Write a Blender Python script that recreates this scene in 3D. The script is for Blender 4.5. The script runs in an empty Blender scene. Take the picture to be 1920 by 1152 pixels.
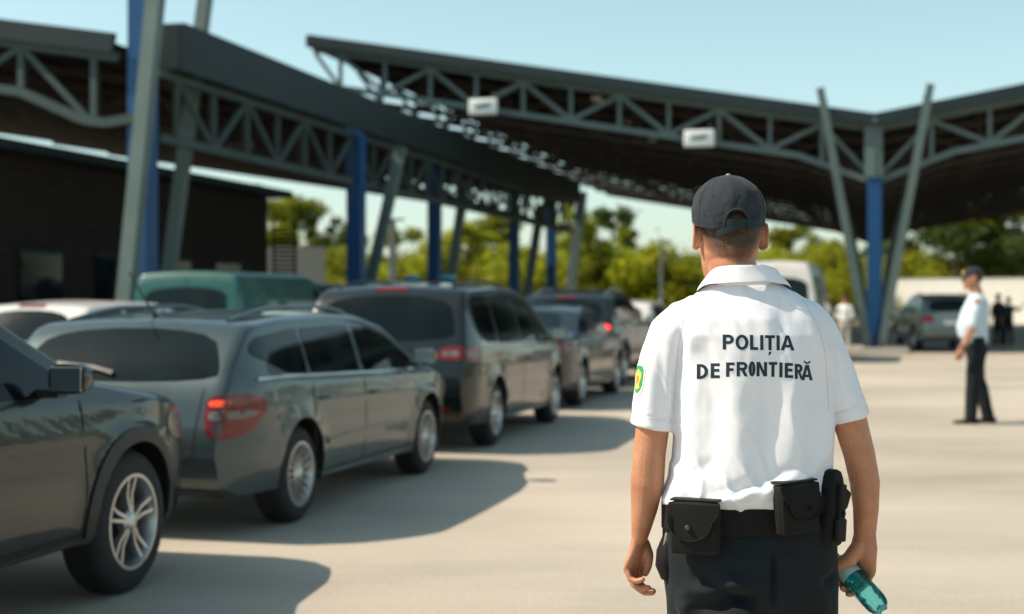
import bpy, bmesh, math, random
import numpy as np
from mathutils import Vector, Matrix, Euler
from mathutils.bvhtree import BVHTree
from mathutils import noise as mnoise

random.seed(7); rng = np.random.default_rng(7)
SC = bpy.context.scene
COL = SC.collection
R = math.radians
F = 2667.0; HY = 563.0

# ------------------------------------------------------------ camera, sky, sun, exposure
cam_d = bpy.data.cameras.new('camera'); cam = bpy.data.objects.new('camera', cam_d); COL.objects.link(cam)
cam.location = (0, 0, 1.5); cam.rotation_euler = (R(90 - 0.28), 0, 0)
cam_d.lens = 50; cam_d.sensor_width = 36; cam_d.clip_start = .1; cam_d.clip_end = 3000
cam_d.dof.use_dof = True; cam_d.dof.focus_distance = 3.78; cam_d.dof.aperture_fstop = 2.3
cam_d.dof.aperture_blades = 9
SC.camera = cam

SUN_EL = 47.0
SUN_AZ_X, SUN_AZ_Y = -1.0, -0.04
world = bpy.data.worlds.new('World'); SC.world = world; world.use_nodes = True
wn = world.node_tree.nodes; wl = world.node_tree.links
bg = wn['Background']; bg.inputs['Strength'].default_value = 0.128
sky = wn.new('ShaderNodeTexSky'); sky.sky_type = 'NISHITA'; sky.sun_disc = False
sky.sun_elevation = R(SUN_EL); sky.sun_rotation = R(270); sky.altitude = 100
sky.air_density = 1.0; sky.dust_density = 1.0; sky.ozone_density = 1.0
hs = wn.new('ShaderNodeHueSaturation'); hs.inputs['Saturation'].default_value = 0.76; hs.inputs['Hue'].default_value = 0.48
tint = wn.new('ShaderNodeMixRGB'); tint.blend_type = 'MULTIPLY'; tint.inputs[0].default_value = 1
tint.inputs[2].default_value = (0.94, 1.05, 0.98, 1)
wl.new(sky.outputs[0], hs.inputs['Color']); wl.new(hs.outputs[0], tint.inputs[1]); wl.new(tint.outputs[0], bg.inputs['Color'])

sun_d = bpy.data.lights.new('sun', 'SUN'); sun_d.energy = 4.75; sun_d.angle = R(0.53); sun_d.color = (1.0, 0.87, 0.69)
sun = bpy.data.objects.new('sun', sun_d); COL.objects.link(sun); sun.location = (-30, 0, 40)
_ts = Vector((SUN_AZ_X, SUN_AZ_Y, math.tan(R(SUN_EL)))).normalized()
sun.rotation_euler = _ts.to_track_quat('Z', 'Y').to_euler()

SC.view_settings.view_transform = 'Standard'; SC.view_settings.look = 'None'
SC.view_settings.exposure = 0.42; SC.view_settings.gamma = 1.0; SC.view_settings.use_curve_mapping = False
SC.render.engine = 'CYCLES'
SC.cycles.max_bounces = 8; SC.cycles.transparent_max_bounces = 24; SC.cycles.transmission_bounces = 8

# ------------------------------------------------------------ materials
def mat(name, col, rough=.6, metal=0, spec=.5, coat=0, coat_rough=.03, noise=None, bump=None, sub=0, sheen=0, trans=0, emit=None, ior=1.45):
    """noise = (scale, amount, detail) darkens/lightens the colour; bump = (scale, strength, distance)"""
    m = bpy.data.materials.new(name); m.use_nodes = True
    nt = m.node_tree; b = nt.nodes['Principled BSDF']
    b.inputs['Base Color'].default_value = (*col, 1); b.inputs['Roughness'].default_value = rough
    b.inputs['Metallic'].default_value = metal; b.inputs['Specular IOR Level'].default_value = spec
    b.inputs['Coat Weight'].default_value = coat; b.inputs['Coat Roughness'].default_value = coat_rough
    b.inputs['IOR'].default_value = ior
    if sub: b.inputs['Subsurface Weight'].default_value = sub; b.inputs['Subsurface Radius'].default_value = (1, .35, .18); b.inputs['Subsurface Scale'].default_value = .012
    if sheen: b.inputs['Sheen Weight'].default_value = sheen; b.inputs['Sheen Roughness'].default_value = .4
    if trans: b.inputs['Transmission Weight'].default_value = trans
    if emit: b.inputs['Emission Color'].default_value = (*emit[0], 1); b.inputs['Emission Strength'].default_value = emit[1]
    tc = None
    if noise or bump: tc = nt.nodes.new('ShaderNodeTexCoord')
    if noise:
        n = nt.nodes.new('ShaderNodeTexNoise'); n.inputs['Scale'].default_value = noise[0]; n.inputs['Detail'].default_value = noise[2] if len(noise) > 2 else 4
        r = nt.nodes.new('ShaderNodeMapRange'); r.inputs[1].default_value = .25; r.inputs[2].default_value = .75
        r.inputs[3].default_value = 1 - noise[1]; r.inputs[4].default_value = 1 + noise[1]
        x = nt.nodes.new('ShaderNodeVectorMath'); x.operation = 'SCALE'; x.inputs[0].default_value = col
        nt.links.new(tc.outputs['Object'], n.inputs['Vector']); nt.links.new(n.outputs[0], r.inputs[0])
        nt.links.new(r.outputs[0], x.inputs['Scale']); nt.links.new(x.outputs[0], b.inputs['Base Color'])
        r2 = nt.nodes.new('ShaderNodeMapRange'); r2.inputs[3].default_value = max(0, rough - .08); r2.inputs[4].default_value = min(1, rough + .08)
        nt.links.new(n.outputs[0], r2.inputs[0]); nt.links.new(r2.outputs[0], b.inputs['Roughness'])
    if bump:
        n2 = nt.nodes.new('ShaderNodeTexNoise'); n2.inputs['Scale'].default_value = bump[0]; n2.inputs['Detail'].default_value = 4
        bp = nt.nodes.new('ShaderNodeBump'); bp.inputs['Strength'].default_value = bump[1]; bp.inputs['Distance'].default_value = bump[2]
        nt.links.new(tc.outputs['Object'], n2.inputs['Vector']); nt.links.new(n2.outputs[0], bp.inputs['Height']); nt.links.new(bp.outputs[0], b.inputs['Normal'])
    return m

M = {}
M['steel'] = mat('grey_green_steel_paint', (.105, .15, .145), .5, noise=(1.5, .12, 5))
M['steel_mid'] = mat('shaded_steel_paint', (.055, .082, .080), .6, spec=.2, noise=(1.5, .12, 5))  # copy of the steel paint with the near canopy's shade put into its colour
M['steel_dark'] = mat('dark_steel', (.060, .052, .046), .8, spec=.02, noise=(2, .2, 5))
M['fascia'] = mat('slate_fascia', (.018, .032, .035), .55, spec=.25, noise=(.8, .1, 5))
M['blue'] = mat('blue_column_paint', (.002, .060, .185), .42, noise=(1.5, .12, 5))
M['deck'] = mat('dark_brown_roof_deck', (.046, .040, .036), .9, spec=0, noise=(.6, .25, 5))
M['white_paint'] = mat('white_paint', (.78, .77, .73), .55, noise=(1.2, .05, 5))
M['sign_white'] = mat('sign_white', (.66, .70, .70), .4, noise=(3, .04, 3))
M['sign_mark'] = mat('sign_mark', (.03, .10, .09), .5)
M['brown_board'] = mat('brown_cladding', (.030, .023, .020), .8, spec=.15, noise=(2, .25, 5))
M['black_trim'] = mat('black_plastic_trim', (.016, .016, .017), .5, noise=(8, .2, 3))
M['tyre'] = mat('tyre_rubber', (.018, .018, .018), .8, noise=(9, .25, 4), bump=(60, .3, .002))
M['alloy'] = mat('alloy', (.52, .53, .53), .3, metal=.85, noise=(6, .08, 3))
M['alloy_dark'] = mat('brake_dark', (.02, .02, .02), .6)
M['glass_dark'] = mat('tinted_glass', (.003, .007, .008), .05, spec=.28, noise=(2.2, .5, 2))
M['chrome'] = mat('chrome', (.75, .76, .76), .12, metal=1)
M['lamp_red'] = mat('red_lens', (.15, .005, .004), .2, coat=.4, noise=(30, .35, 2))
M['lamp_clear'] = mat('clear_lens', (.15, .135, .12), .2, coat=.4, noise=(40, .4, 2))
M['lamp_lit'] = mat('lit_brake_lamp', (.6, .02, .02), .2, emit=((1, .06, .03), 1.6))
M['plate'] = mat('number_plate', (.72, .72, .70), .4)
M['seam'] = mat('panel_gap', (.008, .008, .008), .8)

def ground_mat():
    m = bpy.data.materials.new('worn_concrete'); m.use_nodes = True; nt = m.node_tree; N = nt.nodes; L = nt.links
    b = N['Principled BSDF']; tc = N.new('ShaderNodeTexCoord')
    mp = N.new('ShaderNodeMapping'); mp.inputs['Scale'].default_value = (.42, 1.0, 1); mp.inputs['Rotation'].default_value = (0, 0, R(-4))
    n1 = N.new('ShaderNodeTexNoise'); n1.inputs['Scale'].default_value = .55; n1.inputs['Detail'].default_value = 8; n1.inputs['Roughness'].default_value = .62
    n2 = N.new('ShaderNodeTexNoise'); n2.inputs['Scale'].default_value = 38; n2.inputs['Detail'].default_value = 6; n2.inputs['Roughness'].default_value = .7
    n3 = N.new('ShaderNodeTexNoise'); n3.inputs['Scale'].default_value = .16; n3.inputs['Detail'].default_value = 4
    L.new(tc.outputs['Object'], mp.inputs[0]); L.new(mp.outputs[0], n1.inputs['Vector']); L.new(tc.outputs['Object'], n2.inputs['Vector']); L.new(tc.outputs['Object'], n3.inputs['Vector'])
    cr = N.new('ShaderNodeValToRGB'); cr.color_ramp.elements[0].position = .28; cr.color_ramp.elements[0].color = (.33, .288, .235, 1)
    cr.color_ramp.elements[1].position = .72; cr.color_ramp.elements[1].color = (.48, .42, .345, 1)
    e = cr.color_ramp.elements.new(.5); e.color = (.425, .372, .308, 1)
    L.new(n1.outputs[0], cr.inputs[0])
    mx = N.new('ShaderNodeMixRGB'); mx.blend_type = 'OVERLAY'; mx.inputs[0].default_value = .34; L.new(cr.outputs[0], mx.inputs[1]); L.new(n2.outputs[0], mx.inputs[2])
    # oil spots and stains with a shape of their own
    vo = N.new('ShaderNodeTexVoronoi'); vo.inputs['Scale'].default_value = .42; vo.inputs['Randomness'].default_value = 1
    mpv = N.new('ShaderNodeMapping'); mpv.inputs['Scale'].default_value = (.7, 1, 1)
    dn = N.new('ShaderNodeTexNoise'); dn.inputs['Scale'].default_value = 2.5; dn.inputs['Detail'].default_value = 4
    va = N.new('ShaderNodeVectorMath'); va.operation = 'MULTIPLY_ADD'; va.inputs[1].default_value = (.5, .5, 0)
    L.new(tc.outputs['Object'], dn.inputs['Vector']); L.new(dn.outputs['Color'], va.inputs[0]); L.new(tc.outputs['Object'], va.inputs[2]); L.new(va.outputs[0], mpv.inputs[0]); L.new(mpv.outputs[0], vo.inputs['Vector'])
    st = N.new('ShaderNodeMapRange'); st.inputs[1].default_value = .04; st.inputs[2].default_value = .17; st.inputs[3].default_value = .62; st.inputs[4].default_value = 1
    L.new(vo.outputs['Distance'], st.inputs[0])
    st3 = N.new('ShaderNodeMapRange'); st3.inputs[1].default_value = .35; st3.inputs[2].default_value = .65; st3.inputs[3].default_value = .82; st3.inputs[4].default_value = 1.10; L.new(n3.outputs[0], st3.inputs[0])
    mu = N.new('ShaderNodeMath'); mu.operation = 'MULTIPLY'; L.new(st.outputs[0], mu.inputs[0]); L.new(st3.outputs[0], mu.inputs[1])
    sc = N.new('ShaderNodeVectorMath'); sc.operation = 'SCALE'; L.new(mx.outputs[0], sc.inputs[0]); L.new(mu.outputs[0], sc.inputs['Scale'])
    L.new(sc.outputs[0], b.inputs['Base Color']); b.inputs['Roughness'].default_value = .85; b.inputs['Specular IOR Level'].default_value = .3
    bp = N.new('ShaderNodeBump'); bp.inputs['Strength'].default_value = .35; bp.inputs['Distance'].default_value = .004; L.new(n2.outputs[0], bp.inputs['Height']); L.new(bp.outputs[0], b.inputs['Normal'])
    return m
M['concrete'] = ground_mat()
M['kerb'] = mat('kerb_concrete', (.36, .34, .31), .8, noise=(4, .15, 6))
M['grass'] = mat('dry_grass', (.10, .11, .03), .9, noise=(.4, .35, 8))
M['rust_wood'] = mat('bark', (.085, .065, .045), .9, noise=(5, .3, 5))

def paint(name, col, metal=.55, rough=.32):
    m = mat(name, col, rough, metal=metal, coat=.7, coat_rough=.03, spec=.3, noise=(3.0, .06, 3))
    return m

def leaf_mat(name, col, col2, tr=.45):
    m = bpy.data.materials.new(name); m.use_nodes = True; nt = m.node_tree; N = nt.nodes; L = nt.links
    b = N['Principled BSDF']; b.inputs['Roughness'].default_value = .55; b.inputs['Specular IOR Level'].default_value = .3
    tc = N.new('ShaderNodeTexCoord'); n = N.new('ShaderNodeTexNoise'); n.inputs['Scale'].default_value = 1.2; n.inputs['Detail'].default_value = 5
    L.new(tc.outputs['Object'], n.inputs['Vector'])
    cr = N.new('ShaderNodeValToRGB'); cr.color_ramp.elements[0].position = .35; cr.color_ramp.elements[0].color = (*col, 1); cr.color_ramp.elements[1].position = .65; cr.color_ramp.elements[1].color = (*col2, 1)
    oi = N.new('ShaderNodeObjectInfo'); hsn = N.new('ShaderNodeHueSaturation')
    mr = N.new('ShaderNodeMapRange'); mr.inputs[3].default_value = .8; mr.inputs[4].default_value = 1.25; L.new(oi.outputs['Random'], mr.inputs[0]); L.new(mr.outputs[0], hsn.inputs['Value'])
    L.new(n.outputs[0], cr.inputs[0]); L.new(cr.outputs[0], hsn.inputs['Color']); L.new(hsn.outputs[0], b.inputs['Base Color'])
    t = N.new('ShaderNodeBsdfTranslucent'); L.new(hsn.outputs[0], t.inputs[0]); ms = N.new('ShaderNodeMixShader'); ms.inputs[0].default_value = tr
    L.new(b.outputs[0], ms.inputs[1]); L.new(t.outputs[0], ms.inputs[2]); L.new(ms.outputs[0], N['Material Output'].inputs[0])
    return m

# ------------------------------------------------------------ mesh helpers
class MB:
    def __init__(s): s.v = []; s.f = []
    def add(s, v, f):
        o = len(s.v); s.v += [tuple(p) for p in v]; s.f += [tuple(i + o for i in q) for q in f]; return s
    def box(s, c, size, rot=None, bev=0):
        x, y, z = (a / 2 for a in size); m = Matrix.Translation(c) @ (Euler(rot).to_matrix().to_4x4() if rot is not None else Matrix())
        if bev <= 0:
            v = [m @ Vector((i * x, j * y, k * z)) for i in (-1, 1) for j in (-1, 1) for k in (-1, 1)]
            return s.add(v, [(0, 1, 3, 2), (4, 6, 7, 5), (0, 4, 5, 1), (2, 3, 7, 6), (0, 2, 6, 4), (1, 5, 7, 3)])
        bm = bmesh.new(); bmesh.ops.create_cube(bm, size=1)
        for w in bm.verts: w.co = Vector((w.co.x * 2 * x, w.co.y * 2 * y, w.co.z * 2 * z))
        bmesh.ops.bevel(bm, geom=bm.edges[:], offset=bev, segments=3, affect='EDGES', profile=.5)
        bm.verts.index_update(); s.add([m @ w.co for w in bm.verts], [[w.index for w in q.verts] for q in bm.faces]); bm.free(); return s
    def beam(s, a, b, w, h, up=(0, 0, 1)):
        a = Vector(a); b = Vector(b); d = (b - a).normalized(); u = Vector(up)
        if abs(d.dot(u)) > .98: u = Vector((0, 1, 0))
        r = d.cross(u).normalized(); t = r.cross(d)
        v = [p + r * (i * w / 2) + t * (k * h / 2) for p in (a, b) for i, k in ((-1, -1), (1, -1), (1, 1), (-1, 1))]
        return s.add(v, [(0, 1, 2, 3), (7, 6, 5, 4), (0, 4, 5, 1), (1, 5, 6, 2), (2, 6, 7, 3), (3, 7, 4, 0)])
    def loft(s, rings, cap=True, closed=True):
        n = len(rings[0]); v = [p for r in rings for p in r]; f = []
        for i in range(len(rings) - 1):
            for j in range(n if closed else n - 1):
                k = (j + 1) % n; f.append((i * n + j, i * n + k, (i + 1) * n + k, (i + 1) * n + j))
        if cap:
            f.append(tuple(range(n))[::-1]); f.append(tuple((len(rings) - 1) * n + j for j in range(n)))
        return s.add(v, f)
    def tube(s, pts, rad, n=10, flat=1.0, ref=(0, 0, 1)):
        pts = [Vector(p) for p in pts]; rad = list(rad) if hasattr(rad, '__len__') else [rad] * len(pts); rings = []; prev = None
        for i, p in enumerate(pts):
            d = (pts[min(i + 1, len(pts) - 1)] - pts[max(i - 1, 0)]).normalized()
            if prev is None:
                u = Vector(ref); u = u if abs(u.dot(d)) < .97 else Vector((0, 1, 0)); x = (u - d * u.dot(d)).normalized()
            else: x = (prev - d * prev.dot(d)).normalized()
            prev = x; y = d.cross(x)
            rings.append([p + x * math.cos(a) * rad[i] + y * math.sin(a) * rad[i] * flat for a in [2 * math.pi * k / n for k in range(n)]])
        return s.loft(rings)
    def capsule(s, pts, rad, n=14):
        """tube with rounded ends"""
        pts = [Vector(p) for p in pts]; rad = list(rad) if hasattr(rad, '__len__') else [rad] * len(pts)
        d0 = (pts[0] - pts[1]).normalized(); d1 = (pts[-1] - pts[-2]).normalized()
        A = [(pts[0] + d0 * rad[0] * math.sin(t), rad[0] * math.cos(t)) for t in (1.45, 1.1, .7, .35)]
        B = [(pts[-1] + d1 * rad[-1] * math.sin(t), rad[-1] * math.cos(t)) for t in (.35, .7, 1.1, 1.45)]
        return s.tube([a[0] for a in A] + pts + [b[0] for b in B], [a[1] for a in A] + rad + [b[1] for b in B], n)
    def lathe(s, prof, n=32, axis='z', c=(0, 0, 0), cap=False):
        c = Vector(c); rings = []
        for r, h in prof:
            ring = []
            for k in range(n):
                a = 2 * math.pi * k / n; x, y = r * math.cos(a), r * math.sin(a)
                p = {'z': (x, y, h), 'y': (x, h, y), 'x': (h, x, y)}[axis]; ring.append(c + Vector(p))
            rings.append(ring)
        return s.loft(rings, cap)
    def xf(s, m):
        s.v = [tuple(m @ Vector(p)) for p in s.v]; return s
    def mesh(s, name, smooth=0):
        me = bpy.data.meshes.new(name); me.from_pydata(s.v, [], s.f); me.update()
        bm = bmesh.new(); bm.from_mesh(me); bmesh.ops.recalc_face_normals(bm, faces=bm.faces[:]); bm.to_mesh(me); bm.free()
        if smooth: shade(me, smooth)
        return me
    def build(s, name, m, parent=None, smooth=0, **tags):
        return link(name, s.mesh(name, smooth), m, parent, **tags)

def shade(me, ang=40):
    me.polygons.foreach_set('use_smooth', [True] * len(me.polygons))
    if ang < 180:
        bm = bmesh.new(); bm.from_mesh(me)
        for e in bm.edges:
            if len(e.link_faces) == 2 and e.calc_face_angle(0) > R(ang): e.smooth = False
        bm.to_mesh(me); bm.free()
    me.update()

def link(name, me, m, parent=None, **tags):
    o = bpy.data.objects.new(name, me); COL.objects.link(o)
    if m is not None and not me.materials: me.materials.append(m)
    if parent is not None: o.parent = parent
    for k, v in tags.items():
        if v: o[k] = v
    return o

def thing(name, loc, rz=0, label=None, category=None, group=None):
    o = bpy.data.objects.new(name, None); COL.objects.link(o); o.location = loc; o.rotation_euler = (0, 0, rz); o.empty_display_size = .2
    if label: o['label'] = label
    if category: o['category'] = category
    if group: o['group'] = group
    return o

def copy_tree(o, parent=None):
    c = o.copy(); COL.objects.link(c); c.parent = parent
    for ch in list(o.children): copy_tree(ch, c)
    return c

def evaluate(ob):
    bpy.context.view_layer.update(); dg = bpy.context.evaluated_depsgraph_get(); dg.update()
    return bpy.data.meshes.new_from_object(ob.evaluated_get(dg))

def drop(ob):
    me = ob.data; bpy.data.objects.remove(ob); 
    if me and me.users == 0: bpy.data.meshes.remove(me)

def remesh(mb, voxel, smooth=6, fac=.5):
    """one continuous surface out of overlapping closed shapes"""
    me = mb.mesh('tmp'); ob = link('tmp', me, None)
    md = ob.modifiers.new('r', 'REMESH'); md.mode = 'VOXEL'; md.voxel_size = voxel; md.adaptivity = 0
    if smooth:
        s = ob.modifiers.new('s', 'SMOOTH'); s.factor = fac; s.iterations = smooth
    out = evaluate(ob); drop(ob); out.materials.clear()
    out.polygons.foreach_set('use_smooth', [True] * len(out.polygons))
    return out

def vget(me):
    a = np.empty(len(me.vertices) * 3, dtype=np.float32); me.vertices.foreach_get('co', a); return a.reshape(-1, 3).astype(float)
def vset(me, a): me.vertices.foreach_set('co', np.asarray(a, dtype=np.float32).ravel()); me.update()
def nget(me):
    me.update(); return np.array([n.vector[:] for n in me.vertex_normals], dtype=float)

def bvh_of(me): return BVHTree.FromPolygons([v.co[:] for v in me.vertices], [p.vertices[:] for p in me.polygons])

def chaikin(p, n=2):
    for _ in range(n):
        q = []
        for i in range(len(p)):
            a = p[i]; b = p[(i + 1) % len(p)]
            q += [(a[0] * .75 + b[0] * .25, a[1] * .75 + b[1] * .25), (a[0] * .25 + b[0] * .75, a[1] * .25 + b[1] * .75)]
        p = q
    return p

def flat_mesh(poly, res):
    bm = bmesh.new(); bm.faces.new([bm.verts.new((p[0], p[1], 0)) for p in poly])
    xs = [p[0] for p in poly]; ys = [p[1] for p in poly]
    for ax, lo, hi in ((0, min(xs), max(xs)), (1, min(ys), max(ys))):
        k = lo + res
        while k < hi:
            no = Vector((1, 0, 0)) if ax == 0 else Vector((0, 1, 0))
            bmesh.ops.bisect_plane(bm, geom=bm.verts[:] + bm.edges[:] + bm.faces[:], plane_co=no * k, plane_no=no); k += res
    bmesh.ops.triangulate(bm, faces=bm.faces[:]); bm.verts.index_update()
    v = [w.co.copy() for w in bm.verts]; f = [[w.index for w in q.verts] for q in bm.faces]; bm.free(); return v, f

AX = {'L': (lambda u, v: (Vector((u, 4, v)), Vector((0, -1, 0)))), 'R': (lambda u, v: (Vector((u, -4, v)), Vector((0, 1, 0)))),
      'B': (lambda u, v: (Vector((-9, u, v)), Vector((1, 0, 0)))), 'F': (lambda u, v: (Vector((9, u, v)), Vector((-1, 0, 0)))),
      'T': (lambda u, v: (Vector((u, v, 9)), Vector((0, 0, -1))))}
def project(v, f, bvh, axis, off, thick=.006):
    """drape a flat outline on a surface and give it thickness"""
    ray = AX[axis] if isinstance(axis, str) else axis
    top = []; bot = []
    for p in v:
        o, d = ray(p[0], p[1]); hit, n, i, dist = bvh.ray_cast(o, d)
        if hit is None:
            q = o + d * 4 if not isinstance(axis, str) else o + d * 4
            hit, n, i, dist = bvh.find_nearest(q)
        if n.dot(d) > 0: n = -n
        top.append(hit + n * off); bot.append(hit + n * (off - thick))
    mb = MB(); N = len(top); edges = {}
    for q in f:
        for a, b in zip(q, list(q[1:]) + [q[0]]):
            k = (min(a, b), max(a, b)); edges[k] = edges.get(k, 0) + 1
    faces = [tuple(q) for q in f] + [tuple(i + N for i in q[::-1]) for q in f] + [(a, b, b + N, a + N) for (a, b), c in edges.items() if c == 1]
    mb.add(top + bot, faces); return mb
def panel(poly, bvh, axis, m, name, parent, off=.004, thick=.008, res=.07, rnd=2, smooth=60, **tags):
    p = chaikin(poly, rnd) if rnd else poly
    return project(*flat_mesh(p, res), bvh, axis, off, thick).build(name, m, parent, smooth=smooth, **tags)
def strip(pts, w):
    """outline of a line of width w"""
    L_, R_ = [], []
    for i, p in enumerate(pts):
        a = pts[max(i - 1, 0)]; b = pts[min(i + 1, len(pts) - 1)]; dx, dy = b[0] - a[0], b[1] - a[1]; l = math.hypot(dx, dy) or 1
        nx, ny = -dy / l * w / 2, dx / l * w / 2; L_.append((p[0] + nx, p[1] + ny)); R_.append((p[0] - nx, p[1] - ny))
    return L_ + R_[::-1]
def at(px, py, d): return Vector(((px - 960) / F * d, d, 1.5 - (py - HY) / F * d))
# ------------------------------------------------------------ setting
U = Vector((math.sin(R(14.2)), math.cos(R(14.2)), 0)); V = Vector((U.y, -U.x, 0)); Z = Vector((0, 0, 1))
LANE_RZ = math.atan2(U.y, U.x)
def sheet(name, pts, z, m, n=1, **t):
    mb = MB(); mb.add([(x, y, z) for x, y in pts], [tuple(range(len(pts)))]); return mb.build(name, m, None, **t)
sheet('terrain', [(-900, -60), (900, -60), (900, 1200), (-900, 1200)], -.012, M['grass'], kind='structure')
sheet('concrete_yard', [(-90, -30), (90, -30), (90, 99), (-90, 99)], 0, M['concrete'], kind='structure')

# wide butterfly canopy over the border lanes
def canopy(name, base, nt, step, wl, wr, hv, rise, cols, label, far):
    """base: foot of the first valley column; wl / wr: wing lengths; trusses every `step` along U"""
    root = thing(name, base, LANE_RZ, label, 'canopy')          # local x = along the lane, local y = to the left
    DX = .9
    def top(s): return hv + rise * abs(s)                        # s: to the left positive
    def bot(s):
        a = abs(s); k = top(s) - 1.2
        return k - .45 * max(0, 1 - a / 2.2) if a < 2.2 else k
    # members of one truss, at x = 0; shared by all trusses
    nL = 14; nR = 7
    sp = 1.42
    def truss(x0, m, src):
        if src is not None:
            o = copy_tree(src, root); o.location = (x0, 0, 0); return o
        up = MB(); 
        t = 0
        pts = [(0, s, top(s) - .10) for s in (wl, 0, -wr)]
        for a, b in zip(pts, pts[1:]): up.beam(a, b, .14, .2)
        tr = up.build('roof_truss', m, root)
        tr.location = (x0, 0, 0)
        lo = MB(); bl = [wl - .9, 2.2, 0, -2.2, -(wr - .9)]
        for a, b in zip(bl, bl[1:]): lo.beam((0, a, bot(a)), (0, b, bot(b)), .13, .17)
        lo.build('bottom_chord', m, tr)
        i = 0; s = 0.0
        for sg, w in ((1, wl), (-1, wr)):
            k = int((w - .9) / sp); xs = [j * (w - .9) / k for j in range(k + 1)]
            for j, a in enumerate(xs):
                if j or sg == 1: MB().beam((0, sg * a, bot(a) + .08), (0, sg * a, top(a) - .2), .10, .11).build('upright', m, tr)
            for j in range(k):
                a, b = xs[j], xs[j + 1]
                if j % 2 == 0: p, q = (0, sg * a, bot(a) + .05), (0, sg * b, top(b) - .2)
                else: p, q = (0, sg * a, top(a) - .2), (0, sg * b, bot(b) + .05)
                MB().beam(p, q, .09, .12).build('diagonal', m, tr)
            MB().beam((0, sg * xs[-1], bot(xs[-1])), (0, sg * (w - .05), top(w) - .24), .09, .12).build('diagonal', m, tr)
        return tr
    src = None
    for i in range(nt):
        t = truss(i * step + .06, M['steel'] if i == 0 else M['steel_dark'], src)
        if i == 1: src = t
    Lx = (nt - 1) * step + .12
    # deck sheets, ribs and purlins
    for sg, w, nm in ((1, wl, 'roof_deck'), (-1, wr, 'roof_deck')):
        mb = MB(); y0, y1 = sg * .02, sg * w
        mb.add([(-.35, y0, top(0) + .16), (Lx + .35, y0, top(0) + .16), (Lx + .35, y1, top(w) + .16), (-.35, y1, top(w) + .16),
                (-.35, y0, top(0) + .21), (Lx + .35, y0, top(0) + .21), (Lx + .35, y1, top(w) + .21), (-.35, y1, top(w) + .21)],
               [(0, 1, 2, 3), (4, 7, 6, 5), (0, 4, 5, 1), (1, 5, 6, 2), (2, 6, 7, 3), (3, 7, 4, 0)])
        mb.build(nm, M['deck'], root)
        k = int(w / 1.42)
        for j in range(k + 1):
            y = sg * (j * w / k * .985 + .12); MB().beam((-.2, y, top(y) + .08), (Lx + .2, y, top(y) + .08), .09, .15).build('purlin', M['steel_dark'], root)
        fa = MB(); fa.beam((-.42, sg * .01, top(0) + .11), (-.42, y1, top(w) + .11), .1, .34); fa.build('fascia', M['fascia'], root)
        fa = MB(); fa.beam((-.36, y1 + sg * .06, top(w) + .11), (Lx + .36, y1 + sg * .06, top(w) + .11), .1, .34); fa.build('edge_fascia', M['fascia'], root)
    # joints of corrugated sheet: light rows
    rib = MB()
    for x in np.arange(.3, Lx, .62):
        for sg, w in ((1, wl), (-1, wr)): rib.beam((x, sg * .1, top(.1) + .14), (x, sg * (w - .1), top(w) + .14), .12, .035)
    rib.build('deck_ribs', M['deck'], root, kind='stuff')
    for k_ in range(8):
        for s_ in (8.6, -6.5): MB().box((2.5 + k_ * 5.9, s_, top(s_) - .12), (.62, .28, .10), bev=.02).build('canopy_lamp', M['sign_white'], root)
    for (cx, both) in cols:
        h = hv - 1.5
        hd_ = MB(); hd_.box((cx, 0, hv - .72), (.46, .44, 1.62), bev=.02); hd_.box((cx - .12, .14, hv - .72), (.3, .3, 1.6)); hd_.build('column_head', M['steel'], root)
        c = MB(); c.box((cx, 0, h / 2), (.42, .40, h), bev=.02); c.box((cx, 0, .03), (.7, .7, .06)); c.build('column', M['blue'], root)
        for du, dv in both:
            s = MB(); a = Vector((cx + math.copysign(.36, du), math.copysign(.16, dv), .0)); b = Vector((cx + du, dv, hv + .95)); d = (b - a)
            s.beam(a, b, .22, .26, up=(1, 0, 0)); s.build('strut', M['steel'], root)
    return root
fb = at(1640, 660, 41.0); fb.z = 0
quad = [(-1.15, 1.5), (-1.15, -1.5), (1.15, 1.5), (1.15, -1.5)]
far = canopy('butterfly_canopy', fb, 13, 3.9, 17.3, 13.5, 6.55, .175, [(0, quad), (15.6, quad), (31.2, quad), (45.5, quad)],
       'large far butterfly canopy with white sign boxes on its front truss and blue valley columns', True)
isl = thing('column_island', fb, LANE_RZ, 'low concrete island under the V struts of the far canopy', 'kerb island')
MB().box((4.2, 0, .07), (10.5, 1.9, .14), bev=.03).build('kerb', M['kerb'], isl)

# near canopy: tall fascia along its lane side, truss behind it
nb = at(268, 0, 26.0); nb.z = 0
near = thing('near_canopy', nb, LANE_RZ, 'near dark canopy with tall slate fascia sloping away above the car queue', 'canopy')
ZT = 6.72; LN = 37.5
MB().box((LN / 2 + .9, -.32, ZT - .46), (LN, .12, .92), bev=.01).build('side_fascia', M['fascia'], near)
MB().box((.95, .02, ZT - .44), (.12, .60, .88), bev=.01).build('fascia_return', M['fascia'], near)
MB().box((LN + .96, .4, ZT - .46), (.12, 1.4, .9)).build('fascia_end', M['fascia'], near)
def ntop(y): return ZT - .75 + .09 * y if y > 2.0 else ZT - .75 + .18 - .09 * (2 - y) * .2
WN = 24.0
mb = MB(); z0, z1 = ntop(.4), ZT - .5 + .15 * WN
mb.add([(-.3, .36, ZT - .62), (LN + .8, .36, ZT - .62), (LN + .8, WN, z1), (-.3, WN, z1), (-.3, .36, ZT - .57), (LN + .8, .36, ZT - .57), (LN + .8, WN, z1 + .05), (-.3, WN, z1 + .05)],
       [(0, 1, 2, 3), (4, 7, 6, 5), (0, 4, 5, 1), (1, 5, 6, 2), (2, 6, 7, 3), (3, 7, 4, 0)])
mb.build('roof_deck', M['deck'], near)
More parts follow.
